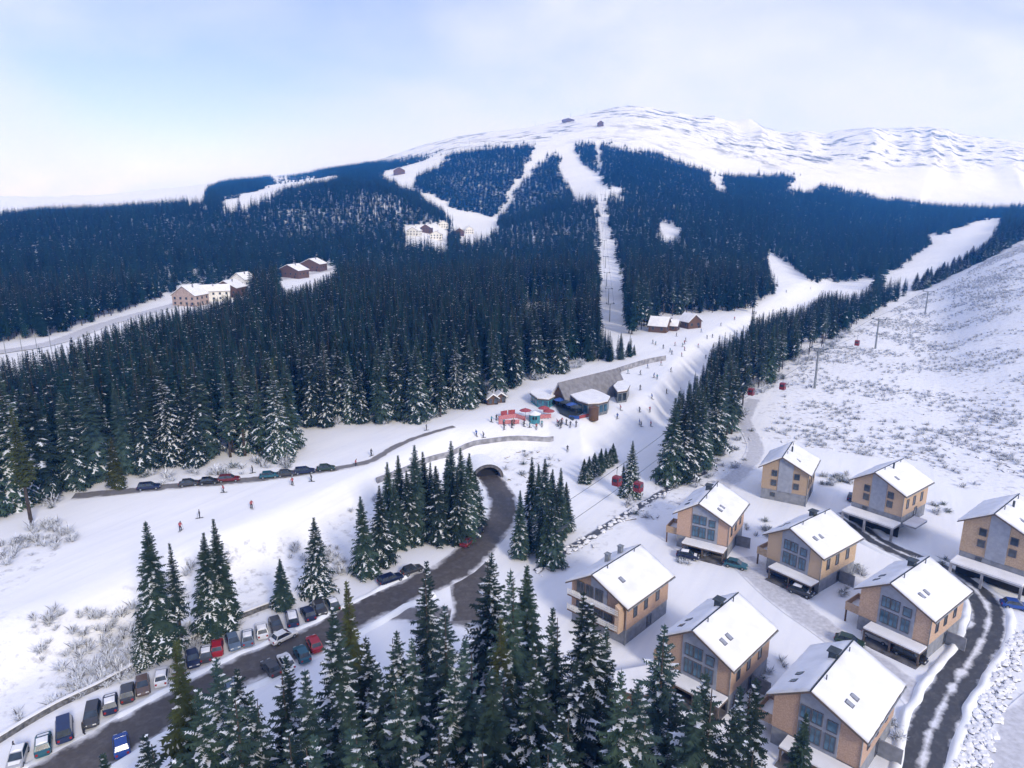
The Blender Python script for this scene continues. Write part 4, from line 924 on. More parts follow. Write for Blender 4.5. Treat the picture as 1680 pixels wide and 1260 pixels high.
# ------------------------------------------------------------------ ski station
TZ = TERR
def local(e_x, e_y, pts): return [(p[0]-e_x, p[1]-e_y) for p in pts]
def ccw(P): return P if sum(P[i][0]*P[(i+1) % len(P)][1]-P[(i+1) % len(P)][0]*P[i][1] for i in range(len(P))) > 0 else P[::-1]
sx0, sy0, sz0 = at(960, 668)
st_e = empty('ski_station', (sx0, sy0, sz0)); tag(st_e, 'ski lift station with steep grey roof, dark gable and curved snowy wing', 'building')
def U(px_, py_, h): return tuple(np.array(un(px_, py_, sz0+h))-np.array([sx0, sy0]))
A1 = np.array(U(918, 627, 7.0)); A2 = np.array(U(1012, 604, 7.0)); dA = (A2-A1)/np.linalg.norm(A2-A1); nA = np.array([dA[1], -dA[0]])
LA = float(np.linalg.norm(A2-A1)); aw = 4.6
def aframe(o, d, n_, L0, w, hgt, parent, m_roof, m_gable, snow_side):
    def P(a, b_, z_): q = o+d*a+n_*b_; return (q[0], q[1], z_)
    b = MB(); t = .3
    for s in (1, -1):
        b = MB(); b.add([P(-.8, s*(w+.3), -.2), P(L0+.6, s*(w+.3), -.2), P(L0+.6, 0, hgt), P(-.8, 0, hgt), P(-.8, s*(w-.1), -.2), P(L0+.6, s*(w-.1), -.2), P(L0+.6, 0, hgt-.5), P(-.8, 0, hgt-.5)],
              [(0,1,2,3), (4,7,6,5), (0,4,5,1), (1,5,6,2), (2,6,7,3), (3,7,4,0)]); b.build('roof', m_roof if s != snow_side else M['roof_snow'], parent)
    b = MB(); b.add([P(0, -w+.2, -.3), P(0, w-.2, -.3), P(0, 0, hgt-.6), P(.3, -w+.2, -.3), P(.3, w-.2, -.3), P(.3, 0, hgt-.6)], [(0,1,2), (5,4,3), (0,3,4,1), (1,4,5,2), (2,5,3,0)]); b.build('gable', m_gable, parent)
    b = MB(); b.add([P(L0-.3, -w+.2, -.3), P(L0-.3, w-.2, -.3), P(L0-.3, 0, hgt-.6), P(L0, -w+.2, -.3), P(L0, w-.2, -.3), P(L0, 0, hgt-.6)], [(0,1,2), (5,4,3), (0,3,4,1), (1,4,5,2), (2,5,3,0)]); b.build('gable', m_gable, parent)
    for k_ in range(3):
        b = MB(); x0 = -w*.45+k_*w*.45; b.add([P(-.04, x0-.5, .2), P(-.04, x0+.5, .2), P(-.04, x0+.5, 2.2), P(-.04, x0-.5, 2.2), P(.1, x0-.5, .2), P(.1, x0+.5, .2), P(.1, x0+.5, 2.2), P(.1, x0-.5, 2.2)], [(0,1,2,3), (4,7,6,5), (0,4,5,1), (1,5,6,2), (2,6,7,3), (3,7,4,0)]); b.build('window', M['glass'], parent)
aframe(A1, dA, nA, LA, aw, 7.0, st_e, M['roof_grey'], M['wood_dark'], -1)
def wing(pix_, h, wall, glass, over=.35, name='wing', dark_roof=False):
    P = ccw([U(a, b_, h) for a, b_ in pix_]); c = np.mean(P, axis=0); n_ = len(P); P = [tuple(c+(np.array(p)-c)*.88) for p in P]
    inn = [tuple(np.array(p)+(c-np.array(p))/np.linalg.norm(c-np.array(p))*over) for p in P]
    b = MB(); b.prism(inn, -.4, h-.35); w_ = b.build(name, wall, st_e)
    b = MB(); b.prism(P, h-.345, h-.02); r_ = b.build('flat_roof', M['trim'], st_e)
    b = MB(); b.prism([tuple(np.array(p)+(c-np.array(p))*.02) for p in P], h-.016, h+.28); b.build('roof_snow', M['metal_dark'] if dark_roof else M['roof_snow'], r_)
    for i in range(n_):
        p, q = np.array(inn[i]), np.array(inn[(i+1) % n_]); d = q-p; ln = np.linalg.norm(d); d /= ln; nn = np.array([d[1], -d[0]])
        k_ = max(1, int(ln/1.6))
        for j in range(k_):
            a, c2 = p+d*(ln*(j+.12)/k_), p+d*(ln*(j+.88)/k_); b = MB()
            b.add([(*(a+nn*.06), .5), (*(c2+nn*.06), .5), (*(c2+nn*.06), h-.7), (*(a+nn*.06), h-.7), (*(a-nn*.02), .5), (*(c2-nn*.02), .5), (*(c2-nn*.02), h-.7), (*(a-nn*.02), h-.7)], [(0,1,2,3), (4,7,6,5), (0,4,5,1), (1,5,6,2), (2,6,7,3), (3,7,4,0)])
            b.build('window', glass, w_)
wing([(930,648),(938,640),(950,636.5),(965,636),(980,640),(994,646),(1006,652),(1002,660),(986,664),(964,665),(944,659)], 3.2, M['metal'], M['glass_blue'])
wing([(866,645),(874,638),(890,634),(906,641),(914,651),(902,657),(880,655)], 2.6, M['teal'], M['glass_blue'], dark_roof=False)
wing([(1004,634),(1012,626),(1030,622),(1036,631),(1030,642),(1012,645)], 3.4, M['metal'], M['glass'])
c = U(974, 684, .5); b = MB(); b.tube([(c[0], c[1], -.3), (c[0], c[1], 3.2)], 1.3, 16); b.tube([(c[0], c[1], 3.2), (c[0], c[1], 3.7)], [1.5, .3], 16); b.build('round_tower', M['wood_dark'], st_e)
# terrace deck and its parasols, banner
P = ccw([U(a, b_, .5) for a, b_ in [(912,664),(934,660),(958,674),(940,686),(918,676)]]); b = MB(); b.prism(P, -.3, .5); b.build('terrace', M['metal_dark'], st_e)
def parasol(px_, py_, colour, label, group='parasols and stalls before the ski station'):
    x, y, z = at(px_, py_); e = empty('parasol', (x, y, z)); tag(e, label, 'parasol', group)
    b = MB(); b.tube([(0,0,-.1), (0,0,2.7)], .05, 6); b.build('pole', M['metal'], e)
    b = MB(); n_ = 8; vs = [(0,0,2.9)] + [(1.7*math.cos(6.283*k_/n_), 1.7*math.sin(6.283*k_/n_), 2.2) for k_ in range(n_)] + [(0,0,2.8)] + [(1.66*math.cos(6.283*k_/n_), 1.66*math.sin(6.283*k_/n_), 2.14) for k_ in range(n_)]
    b.add(vs, [(0, 1+k_, 1+(k_+1) % n_) for k_ in range(n_)] + [(n_+1, n_+2+(k_+1) % n_, n_+2+k_) for k_ in range(n_)] + [(1+k_, n_+2+k_, n_+2+(k_+1) % n_, 1+(k_+1) % n_) for k_ in range(n_)]); b.build('canopy', M[colour], e)
for i, (a, b_, c_) in enumerate([(918,668,'blue'),(928,672,'metal_dark'),(938,676,'blue'),(945,680,'metal_dark')]):
    parasol(a, b_, c_, '%s parasol, %s along the terrace of the ski station' % ('blue' if c_ == 'blue' else 'dark', ORD[i]))
for i, (a, b_) in enumerate([(862,686),(892,682),(900,687)]): parasol(a, b_, 'red', 'red parasol on the snow, %s beside the teal kiosk' % ORD[i])
def banner(p, q, hgt, m_, label, name='banner', cat='banner', posts=4, group=None):
    a, c = np.array(at(*p)), np.array(at(*q)); e = empty(name, tuple(a)); tag(e, label, cat, group); d = c-a; ln = np.linalg.norm(d[:2]); u = d/ln; nn = np.array([u[1], -u[0], 0])*.03
    b = MB(); z0 = np.array([0,0,.15]); z1 = np.array([0,0,hgt]); b.add([nn+z0, d+nn+z0, d+nn+z1, nn+z1, -nn+z0, d-nn+z0, d-nn+z1, -nn+z1], [(0,1,2,3), (4,7,6,5), (0,4,5,1), (1,5,6,2), (2,6,7,3), (3,7,4,0)]); b.build('cloth', m_, e)
    for k_ in range(posts):
        p_ = d*k_/(posts-1); b = MB(); b.tube([(p_[0]-nn[0]*2.5, p_[1]-nn[1]*2.5, p_[2]-.2), (p_[0]-nn[0]*2.5, p_[1]-nn[1]*2.5, p_[2]+hgt+.1)], .035, 5); b.build('post', M['metal_dark'], e)
    return e
banner((950,688), (976,682), 1.0, M['red'], 'red banner along the front of the ski station terrace')
banner((934,687), (950,688.5), 1.0, M['blue'], 'blue banner at the corner of the ski station terrace')
for i, (p, q) in enumerate([((818,690),(846,686)),((846,686),(862,691)),((818,697),(852,696)),((884,688),(904,686))]):
    banner(p, q, 1.3, M['red_net'], 'red safety net on the snow play area, %s from the forest side' % ORD[i], 'safety_net', 'net', 5, 'red safety nets before the ski station')
for i, (p, q) in enumerate([((822,684),(832,682)),((834,682),(845,681))]):
    banner(p, q, 1.6, M['red'], 'solid red panel behind the safety nets, %s of two' % ('left' if i == 0 else 'right'), 'red_panel', 'panel', 3)
x, y, z = at(877, 692); e = empty('kiosk', (x, y, z)); tag(e, 'small teal eight-sided kiosk with white top among the red nets', 'kiosk')
b = MB(); b.prism([(1.5*math.cos(6.283*k_/8), 1.5*math.sin(6.283*k_/8)) for k_ in range(8)], -.2, 2.2); b.build('wall', M['teal'], e)
b = MB(); b.tube([(0,0,2.2), (0,0,2.3), (0,0,3.1)], [1.8, 1.8, .1], 8); b.build('roof', M['roof_snow'], e)
b = MB(); b.box(-.6, .6, -1.46, -1.40, 1.0, 1.8); b.build('hatch', M['dark'], e)
def hut(px_, py_, w, l, h, label, yaw=0., wall='wood_dark', name='hut', cat='hut', roofh=None, group=None, windows=2, snow=True, storeys=1, door=True, zoff=0.0):
    x, y, z = at(px_, py_); e = empty(name, (x, y, z+zoff), yaw); tag(e, label, cat, group); rh = roofh if roofh is not None else w*.35
    b = MB(); b.extr([(-w/2, -1.0), (w/2, -1.0), (w/2, h), (0, h+rh*.92), (-w/2, h)], -l/2, l/2); b.build('wall', M[wall], e)
    ov = .5; k_ = rh/(w/2)
    b = MB(); b.extr([(-w/2-ov, h-ov*k_), (0, h+rh), (w/2+ov, h-ov*k_), (w/2+ov, h-ov*k_-.15), (0, h+rh-.18), (-w/2-ov, h-ov*k_-.15)], -l/2-ov, l/2+ov); rf = b.build('roof', M['trim'], e)
    if snow:
        b = MB(); b.extr([(-w/2-ov+.05, h-ov*k_+.03), (0, h+rh+.01), (w/2+ov-.05, h-ov*k_+.03), (w/2+ov-.1, h-ov*k_+.3), (0, h+rh+.33), (-w/2-ov+.1, h-ov*k_+.3)], -l/2-ov+.04, l/2+ov-.04); b.build('roof_snow', M['roof_snow'], rf)
    if rh > .8:
        b = MB(); b.box(w*.12, w*.12+.6, -.3, .3, h+rh*.4, h+rh+.9); b.build('chimney', M['concrete'], rf)
    for s in range(storeys):
        for q in range(windows):
            xw = -w/2+w*(q+.5)/windows; zc = 1.6+s*2.8 if storeys > 1 else h*.55; window(e, xw, zc, min(1.1, w/windows*.5), 1.2, -l/2-.06)
        for q in range(max(1, int(l/3.2))):
            yw = -l/2+l*(q+.5)/max(1, int(l/3.2)); zc = 1.6+s*2.8 if storeys > 1 else h*.55
            window(e, yw, zc, 1.0, 1.2, w/2+.06, 'right'); window(e, yw, zc, 1.0, 1.2, -w/2-.06, 'left')
    if door:
        b = MB(); b.box(w*.32-.45, w*.32+.45, -l/2-.07, -l/2+.02, 0, 2.0); b.build('door', M['wood_dark'] if wall != 'wood_dark' else M['dark'], e)
    return e
hut(806, 662, 3.2, 3.0, 2.0, 'small snow-roofed hut nearest the forest, beside the play area', R(20), group='small huts by the play area')
hut(820, 659, 2.8, 2.6, 2.0, 'small snow-roofed hut second from the forest, beside the play area', R(15), group='small huts by the play area')
hut(1082, 543, 9, 8, 3.2, 'dark timber lodge with snowy roof, wider of the pair at the lift foot', R(65), roofh=3.2)
hut(1100, 541, 6, 7, 2.6, 'low timber annex between the two lodges at the lift foot', R(65), roofh=2.0)
hut(1131, 537, 8, 7, 3.4, 'dark timber lodge with snowy roof, right of the pair at the lift foot', R(30), roofh=3.0)
# long wall behind the station, guard wall above the tunnel
def wall_ribbon(name, P, hgt, th, m_, label, cat='wall', cap=True):
    C = smooth_path(P, 2.0); T = np.gradient(C, axis=0); T /= np.linalg.norm(T, axis=1)[:, None]; Nn = np.stack([T[:,1], -T[:,0]], -1)*th/2
    z = H(C[:,0], C[:,1]); e = empty(name, (C[0][0], C[0][1], z[0])); tag(e, label, cat); o = np.array([C[0][0], C[0][1], z[0]])
    hh_ = hgt if not isinstance(hgt, (list, tuple)) else np.interp(np.linspace(0, 1, len(C)), np.linspace(0, 1, len(hgt)), hgt)
    hh_ = np.broadcast_to(hh_, z.shape)
    def strip(z0, z1, k_, m2, nm, par):
        b = MB(); a_, c_ = C+Nn*k_, C-Nn*k_
        vs = []
        for i in range(len(C)): vs += [(*a_[i], z[i]+z0[i])-o, (*c_[i], z[i]+z0[i])-o, (*c_[i], z[i]+z1[i])-o, (*a_[i], z[i]+z1[i])-o]
        fs = [(i*4+k2, i*4+(k2+1) % 4, (i+1)*4+(k2+1) % 4, (i+1)*4+k2) for i in range(len(C)-1) for k2 in range(4)] + [(0,1,2,3), tuple(range(len(C)*4-4, len(C)*4))]
        b.add(vs, fs); return b.build(nm, m2, par)
    w_ = strip(np.full(len(C), -.8), hh_, 1, m_, 'wall', e)
    if cap: strip(hh_+.004, hh_+.14, .9, M['roof_snow'], 'snow_cap', w_)
wall_ribbon('guard_wall', pix((618,792),(660,776),(710,755),(765,735),(800,727),(850,722),(908,723)), 1.15, .4, M['concrete'], 'curved grey guard wall at the piste edge above the tunnel mouth', cap=False)
wall_ribbon('snow_fence', pix((1012,612),(1040,603),(1065,596),(1092,591)), 1.8, .3, M['concrete'], 'grey barrier running uphill from the back of the ski station', cap=False)
wall_ribbon('retaining_wall', pix((-40,1243),(40,1192),(100,1158),(160,1130),(230,1092),(300,1060),(400,1012),(480,983)), .8, .5, M['stone'], 'low dark stone wall along the foot of the bushy bank above the parking row')
# tunnel mouth
x, y, z = at(793, 778); x2, y2, _ = at(815, 805); yaw = math.atan2(y-y2, x-x2)-R(90)
x, y = x+3.5*math.sin(yaw), y-3.5*math.cos(yaw); z = Hs(x, y)
e = empty('tunnel_portal', (x, y, z), yaw); tag(e, 'dark concrete tunnel mouth where the road runs under the piste', 'tunnel')
b = MB(); n_ = 14; out_p = [(-6.2, -1)]+[(6.2*math.cos(math.pi-math.pi*k_/n_), 6.0*math.sin(math.pi*k_/n_)) for k_ in range(n_+1)]+[(6.2, -1)]; in_p = [(-5.2, -1)]+[(5.2*math.cos(math.pi-math.pi*k_/n_), 5.1*math.sin(math.pi*k_/n_)) for k_ in range(n_+1)]+[(5.2, -1)]
nn_ = len(out_p); vs = [(p[0], yy, p[1]) for yy in (0, 12) for P_ in (out_p, in_p) for p in P_]
fs = []
for i in range(nn_-1): fs += [(i, i+1, nn_+i+1, nn_+i), (2*nn_+i, 3*nn_+i, 3*nn_+i+1, 2*nn_+i+1), (i, 2*nn_+i, 2*nn_+i+1, i+1), (nn_+i, nn_+i+1, 3*nn_+i+1, 3*nn_+i)]
b.add(vs, fs); b.build('arch', M['concrete_dark'], e, smooth=False); e.scale = (.62, .62, .58)
b = MB(); cap_p = [(1.05*p[0], max(p[1], 0)*1.06-.2) for p in out_p[1:-1]]; n2_ = len(cap_p)
b.add([(p[0], yy, p[1]) for yy in (.5, 12.5) for p in cap_p], [(i, i+1, n2_+i+1, n2_+i) for i in range(n2_-1)]); b.build('snow_cover', M['snow'], e, smooth=True)
b = MB(); b.extr([p for p in in_p], 3.2, 3.5); b.build('tunnel_shade_sheet', M['dark'], e)  # near-black sheet standing in for the unlit depth of the tunnel

# ------------------------------------------------------------------ gondola line and chairlift
def mast(px_, py_, hgt, label, group, arm=2.6, yaw=0., r0=.35, name='lift_tower'):
    x, y, z = at(px_, py_); e = empty(name, (x, y, z), yaw); tag(e, label, 'lift tower', group)
    b = MB(); b.tube([(0,0,-.5), (0,0,hgt)], [r0, r0*.6], 10); b.build('mast', M['metal'], e)
    b = MB(); b.box(-arm, arm, -.18, .18, hgt-.3, hgt); b.build('cross_arm', M['metal'], e)
    for s in (-1, 1):
        b = MB(); b.box(s*arm-.2, s*arm+.2, -1.6, 1.6, hgt-.05, hgt+.25); b.build('roller_battery', M['metal_dark'], e)
    return (x, y, z+hgt), e
gl_a = np.array([*un(1030, 783, 7.5)]); gl_b = np.array([*un(1396, 552, 12)]); gdir = (gl_b-gl_a)/np.linalg.norm(gl_b-gl_a); gyaw = math.atan2(gdir[1], gdir[0])-R(90); gn = np.array([gdir[1], -gdir[0]])
tw = []
for s_, hgt, lab in [(-27, 7, 'gondola tower hidden low among the stream-side spruces'), (38, 13, 'gondola tower at the lower end of the spruce belt'), (128, 14, 'pale gondola tower rising from the open hillside'), (215, 13, 'gondola tower higher up beside the end of the spruce belt'), (330, 13, 'farthest gondola tower before the far piste')]:
    c = gl_a+gdir*s_; x, y = c; z = Hs(x, y); e = empty('lift_tower', (x, y, z), gyaw); tag(e, lab, 'lift tower', 'gondola towers')
    b = MB(); b.tube([(0,0,-.5), (0,0,hgt)], [.42, .28], 10); b.build('mast', M['metal'], e)
    b = MB(); b.box(-2.6, 2.6, -.18, .18, hgt-.3, hgt); b.build('cross_arm', M['metal'], e)
    for s in (-1, 1):
        b = MB(); b.box(s*2.5-.2, s*2.5+.2, -1.6, 1.6, hgt-.05, hgt+.25); b.build('roller_battery', M['metal_dark'], e)
    tw.append((x, y, z+hgt+.25))
def rope_pts(side, sag=.012):
    P = []
    for i in range(len(tw)-1):
        a, c = np.array(tw[i]), np.array(tw[i+1]); ln = np.linalg.norm(c-a)
        for k_ in range(12 + (i == len(tw)-2)):
            t = k_/12; p = a+(c-a)*t; p[2] -= sag*ln*4*t*(1-t); p[:2] += gn*side*2.5; P.append(p)
    return P
for side, nm in ((-1, 'left-hand'), (1, 'right-hand')):
    b = MB(); b.tube(rope_pts(side), .045, 5); o = b.build('gondola_rope', M['metal_dark']); tag(o, '%s steel rope of the gondola line past the estate' % nm, 'rope', 'gondola ropes')
def rope_at(side, s_):
    P = np.array(rope_pts(side)); d = (P[:, :2]-gl_a)@gdir; return np.array([np.interp(s_, d, P[:, k_]) for k_ in range(3)])
cab_b = MB()
prof = [(-.95,.15),(-.8,0),(.8,0),(.95,.15),(1.05,.9),(.95,1.75),(.7,2.0),(-.7,2.0),(-.95,1.75),(-1.05,.9)]
cab_b.extr(prof, -.85, .85); cab_me = cab_b.mesh('shell', M['cabin'])
def cabin(side, s_, label):
    p = rope_at(side, s_); e = empty('gondola_cabin', (p[0], p[1], p[2]-3.9), gyaw+R(90)); tag(e, label, 'gondola', 'red gondola cabins')
    link('shell', cab_me, e); e.scale = (.85, .85, 1)
    for s in (-1, 1):
        b = MB(); b.box(-.7, .7, s*.86-.02, s*.86+.02, .95, 1.7); b.build('window', M['glass'], e)
        b = MB(); b.box(s*1.02-.03, s*1.02+.03, -.6, .6, .95, 1.6); b.build('window', M['glass'], e)
    b = MB(); b.tube([(0,0,2.0), (0,.1,2.9), (0,0,3.9)], .06, 6); b.build('hanger', M['metal_dark'], e)
    b = MB(); b.box(-.3, .3, -.1, .1, 3.8, 4.02); b.build('grip', M['metal_dark'], e)
def s_of(px_): # distance along the line where it crosses that bearing
    best = min(np.arange(-25, 325, .5), key=lambda s: abs(proj(*[np.array([v]) for v in rope_at(0, s)])[0][0]-px_)); return best
cabin(-1, s_of(1022)+2, 'red gondola cabin, left of the pair before the frosted spruce'); cabin(1, s_of(1038)-2, 'red gondola cabin, right of the pair before the frosted spruce')
cabin(-1, s_of(1248), 'red gondola cabin by the footpath below the spruce belt'); cabin(1, s_of(1272), 'small red gondola cabin just uphill of the one by the footpath')
cabin(1, s_of(1396), 'farthest red gondola cabin beside the pale tower on the hillside')
# chairlift straight up the mountain
cl = []
for i, (a, b_, hg) in enumerate([(1000,528,9),(998,500,9),(995,470,9),(993,440,9),(991,410,9),(989,380,9),(988,352,9),(987,330,9),(986,300,9),(985,270,9),(984.5,245,9),(984,222,9)]):
    top, e = mast(a, b_, hg, 'chairlift tower on the straight mountain clearing, %s from the bottom' % ORD[i], 'chairlift towers', 1.8, 0, .28); cl.append(top)
for s in (-1, 1):
    b = MB(); b.tube([(p[0]+s*1.8, p[1], p[2]+.25) for p in cl], .05, 4); o = b.build('chairlift_rope', M['metal_dark']); tag(o, 'chairlift rope up the mountain clearing, %s of the two' % ('left' if s < 0 else 'right'), 'rope', 'chairlift ropes')
hut(985, 207, 16, 14, 9, 'top station at the head of the straight lift clearing', 0, 'wood_dark', 'lift_station', 'building', roofh=5, door=False)
hut(932, 200, 40, 16, 6, 'long low mountain hut above the wide upper piste', 0, 'wood_dark', 'mountain_hut', 'building', roofh=5, windows=6, door=False)
for i, (a, b_) in enumerate([(770,236),(878,205),(936,190),(963,181)]): mast(a, b_, 14, 'tiny mast on the bare upper ridge, %s along the ridge' % ORD[i], 'masts on the upper ridge', 3, 0, .5, 'ridge_mast')

# far buildings
hut(314, 500, 15, 12, 6.2, 'pale timber hotel with snowy gable roof on the road through the woods', R(-14), 'hotel_wall', 'hotel', 'building', 5, windows=4, storeys=2)
hut(352, 492, 12, 18, 6, 'white annex with snowy roof next to the hotel', R(-70), 'white_wall', 'house', 'building', 3, windows=3, storeys=2)
hut(378, 486, 16, 12, 6, 'long low house right of the hotel annex', R(-10), 'wood_dark', 'house', 'building', 4, windows=4)
hut(400, 474, 12, 11, 7, 'white house at the end of the hotel group', R(-20), 'white_wall', 'house', 'building', 4, windows=3, storeys=2)
hut(430, 468, 12, 9, 5, 'dark house between trees beyond the hotel group', R(-10), 'wood_dark', 'house', 'building', 3)
hut(482, 455, 20, 12, 6, 'snow-roofed house at the lower end of the upper yard', R(-25), 'wood_dark', 'house', 'building', 4, windows=4)
hut(515, 444, 18, 12, 6, 'snow-roofed house at the upper end of the upper yard', R(-15), 'wood_dark', 'house', 'building', 4, windows=4)
for i, (a, b_, w) in enumerate([(680,386,15),(700,381,13),(716,392,14),(727,374,13),(752,386,13),(768,383,12)]):
    hut(a, b_, w, 11, 5.5, 'far village house below the left piste, %s from its downhill end' % ORD[i], R(-15+i*8), ['white_wall','wood_dark','white_wall'][i % 3], 'house', 'building', 4, 'far village houses', windows=4, storeys=2)
hut(655, 286, 26, 20, 9, 'far hut on the upper left piste', 0.2, 'wood_dark', 'house', 'building', 7)
def lamp_post(px_, py_, hgt, label, group):
    x, y, z = at(px_, py_); e = empty('street_lamp', (x, y, z)); tag(e, label, 'lamp post', group)
    b = MB(); b.tube([(0,0,-.3), (0,0,hgt), (.5,-.4,hgt+.4), (1.4,-1.0,hgt+.5)], [.13,.08,.07,.06], 6); b.build('post', M['metal'], e)
    b = MB(); b.box(1.1, 1.9, -1.2, -.9, hgt+.42, hgt+.55); b.build('lamp_head', M['metal_dark'], e)
for i, (a, b_) in enumerate([(12,594),(38,586),(62,580),(84,573)]): lamp_post(a, b_, 9, 'pale lamp post on the far forest road, %s from the picture edge' % ORD[i], 'lamp posts on the far forest road')

# ------------------------------------------------------------------ skiers
def figure_mesh(pose):
    V = {'pel': (0,0,.92), 'chest': (.06*pose['lean'],0,1.32), 'neck': (.10*pose['lean'],0,1.50), 'head': (.14*pose['lean'],0,1.64), 'top': (.15*pose['lean'],0,1.76),
         'lh': (0,.10,.86), 'lk': (.10*pose['bend'],.13,.48), 'lf': (-.02,.14,.08), 'lt': (.18,.14,.05), 'rh': (0,-.10,.86), 'rk': (.10*pose['bend'],-.13,.48), 'rf': (-.02,-.14,.08), 'rt': (.18,-.14,.05),
         'ls': (.08*pose['lean'],.19,1.43), 'le': (.12,.30,1.16), 'lw': (.12+.25*pose['reach'],.30,1.00), 'rs': (.08*pose['lean'],-.19,1.43), 're': (.12,-.30,1.16), 'rw': (.12+.25*pose['reach'],-.30,1.00)}
    rad = {'pel': .15, 'chest': .17, 'neck': .07, 'head': .115, 'top': .07, 'lh': .11, 'lk': .085, 'lf': .06, 'lt': .05, 'rh': .11, 'rk': .085, 'rf': .06, 'rt': .05, 'ls': .08, 'le': .06, 'lw': .05, 'rs': .08, 're': .06, 'rw': .05}
    E_ = [('pel','chest'),('chest','neck'),('neck','head'),('head','top'),('pel','lh'),('lh','lk'),('lk','lf'),('lf','lt'),('pel','rh'),('rh','rk'),('rk','rf'),('rf','rt'),('chest','ls'),('ls','le'),('le','lw'),('chest','rs'),('rs','re'),('re','rw')]
    ks = list(V); me = bpy.data.meshes.new('fig'); me.from_pydata([V[k_] for k_ in ks], [(ks.index(a), ks.index(b_)) for a, b_ in E_], [])
    o = bpy.data.objects.new('fig', me); COL.objects.link(o); o.modifiers.new('s', 'SKIN'); sk = me.skin_vertices[0].data
    for i, k_ in enumerate(ks): sk[i].radius = (rad[k_], rad[k_]); sk[i].use_root = (k_ == 'pel')
    sb = o.modifiers.new('u', 'SUBSURF'); sb.levels = 1; sb.render_levels = 1
    dg = bpy.context.evaluated_depsgraph_get(); m2 = bpy.data.meshes.new_from_object(o.evaluated_get(dg)); bpy.data.objects.remove(o)
    m2.materials.clear()
    for m_ in (M['blue'], M['dark'], M['skin']): m2.materials.append(m_)
    for p in m2.polygons:
        z = p.center.z; p.material_index = 2 if 1.52 < z < 1.68 and p.normal.x > .2 else (1 if z < .90 or z > 1.52 else 0); p.use_smooth = True
    return m2
FIG = [figure_mesh(dict(lean=1, bend=1, reach=.6)), figure_mesh(dict(lean=2.5, bend=2.2, reach=1)), figure_mesh(dict(lean=.2, bend=.2, reach=.1))]
b = MB()
for s in (-1, 1): b.box(-.6, .75, s*.12-.04, s*.12+.04, 0.0, .035)
SKI = b.mesh('skis', M['metal_dark']); b = MB()
for s in (-1, 1): b.tube([(.35, s*.3, 1.02), (.45, s*.42, .02)], .015, 5)
POLE = b.mesh('ski_poles', M['metal_dark'])
JK = {'red': M['red'], 'blue': M['blue'], 'dark': M['paint_dark_grey'], 'teal': M['teal']}
folk = [(1052,700,'dark'),(1018,612,'dark'),(1078,622,'teal'),(1093,646,'dark'),(1100,610,'dark'),(1118,585,'red'),(1088,572,'dark'),(1075,566,'teal'),(1125,560,'dark'),(1145,570,'red'),(1160,556,'dark'),(1062,604,'blue'),(1050,640,'dark'),
        (794,718,'dark'),(827,705,'dark'),(889,700,'teal'),(782,716,'blue'),(920,702,'dark'),(609,748,'dark'),(512,790,'dark'),(480,796,'red'),(413,834,'red'),(368,808,'red'),(328,850,'dark'),(415,776,'dark'),(296,871,'red'),(931,741,'dark'),(880,704,'red'),(583,765,'red'),(700,706,'dark'),
        (1150,545,'blue'),(1182,535,'dark'),(1205,525,'red'),(1240,516,'dark'),(1290,480,'dark'),(1330,475,'red'),(1110,552,'dark'),(1070,655,'blue'),(1066,676,'red'),(860,700,'dark')]
for _ in range(34):
    a, b_ = random.choice([(random.uniform(800, 960), random.uniform(688, 708)), (random.uniform(1000, 1090), random.uniform(595, 700)), (random.uniform(1070, 1180), random.uniform(548, 590))])
    folk.append((a, b_, random.choice(['dark', 'dark', 'red', 'blue', 'teal'])))
cnt = {}
for i, (a, b_, c_) in enumerate(folk):
    x, y, z = at(a, b_); e = empty('person', (x, y, z+.03), random.uniform(0, 6.28))
    where = 'near the play area and terrace' if 770 < a < 960 else 'on the wide piste below the upper road' if a < 770 else 'on the slope beside the ski station' if b_ > 590 else 'far up the piste beyond the ski station'
    tag(e, 'skier in a %s jacket %s' % (c_, where), 'person', 'skiers %s' % where)
    o = link('body', FIG[i % 3], e); o.material_slots[0].link = 'OBJECT'; o.material_slots[0].material = JK[c_]
    link('skis', SKI, e); link('ski_poles', POLE, e); e.scale = (1.0,)*3
for a, b_, lab in [(138, 1206, 'person in dark clothes standing by the parked van'), (25, 1238, 'person in dark clothes at the lowest end of the parking row')]:
    x, y, z = at(a, b_); e = empty('person', (x, y, z+.1), 1.0); tag(e, lab, 'person'); o = link('body', FIG[2], e); o.material_slots[0].link = 'OBJECT'; o.material_slots[0].material = JK['dark']

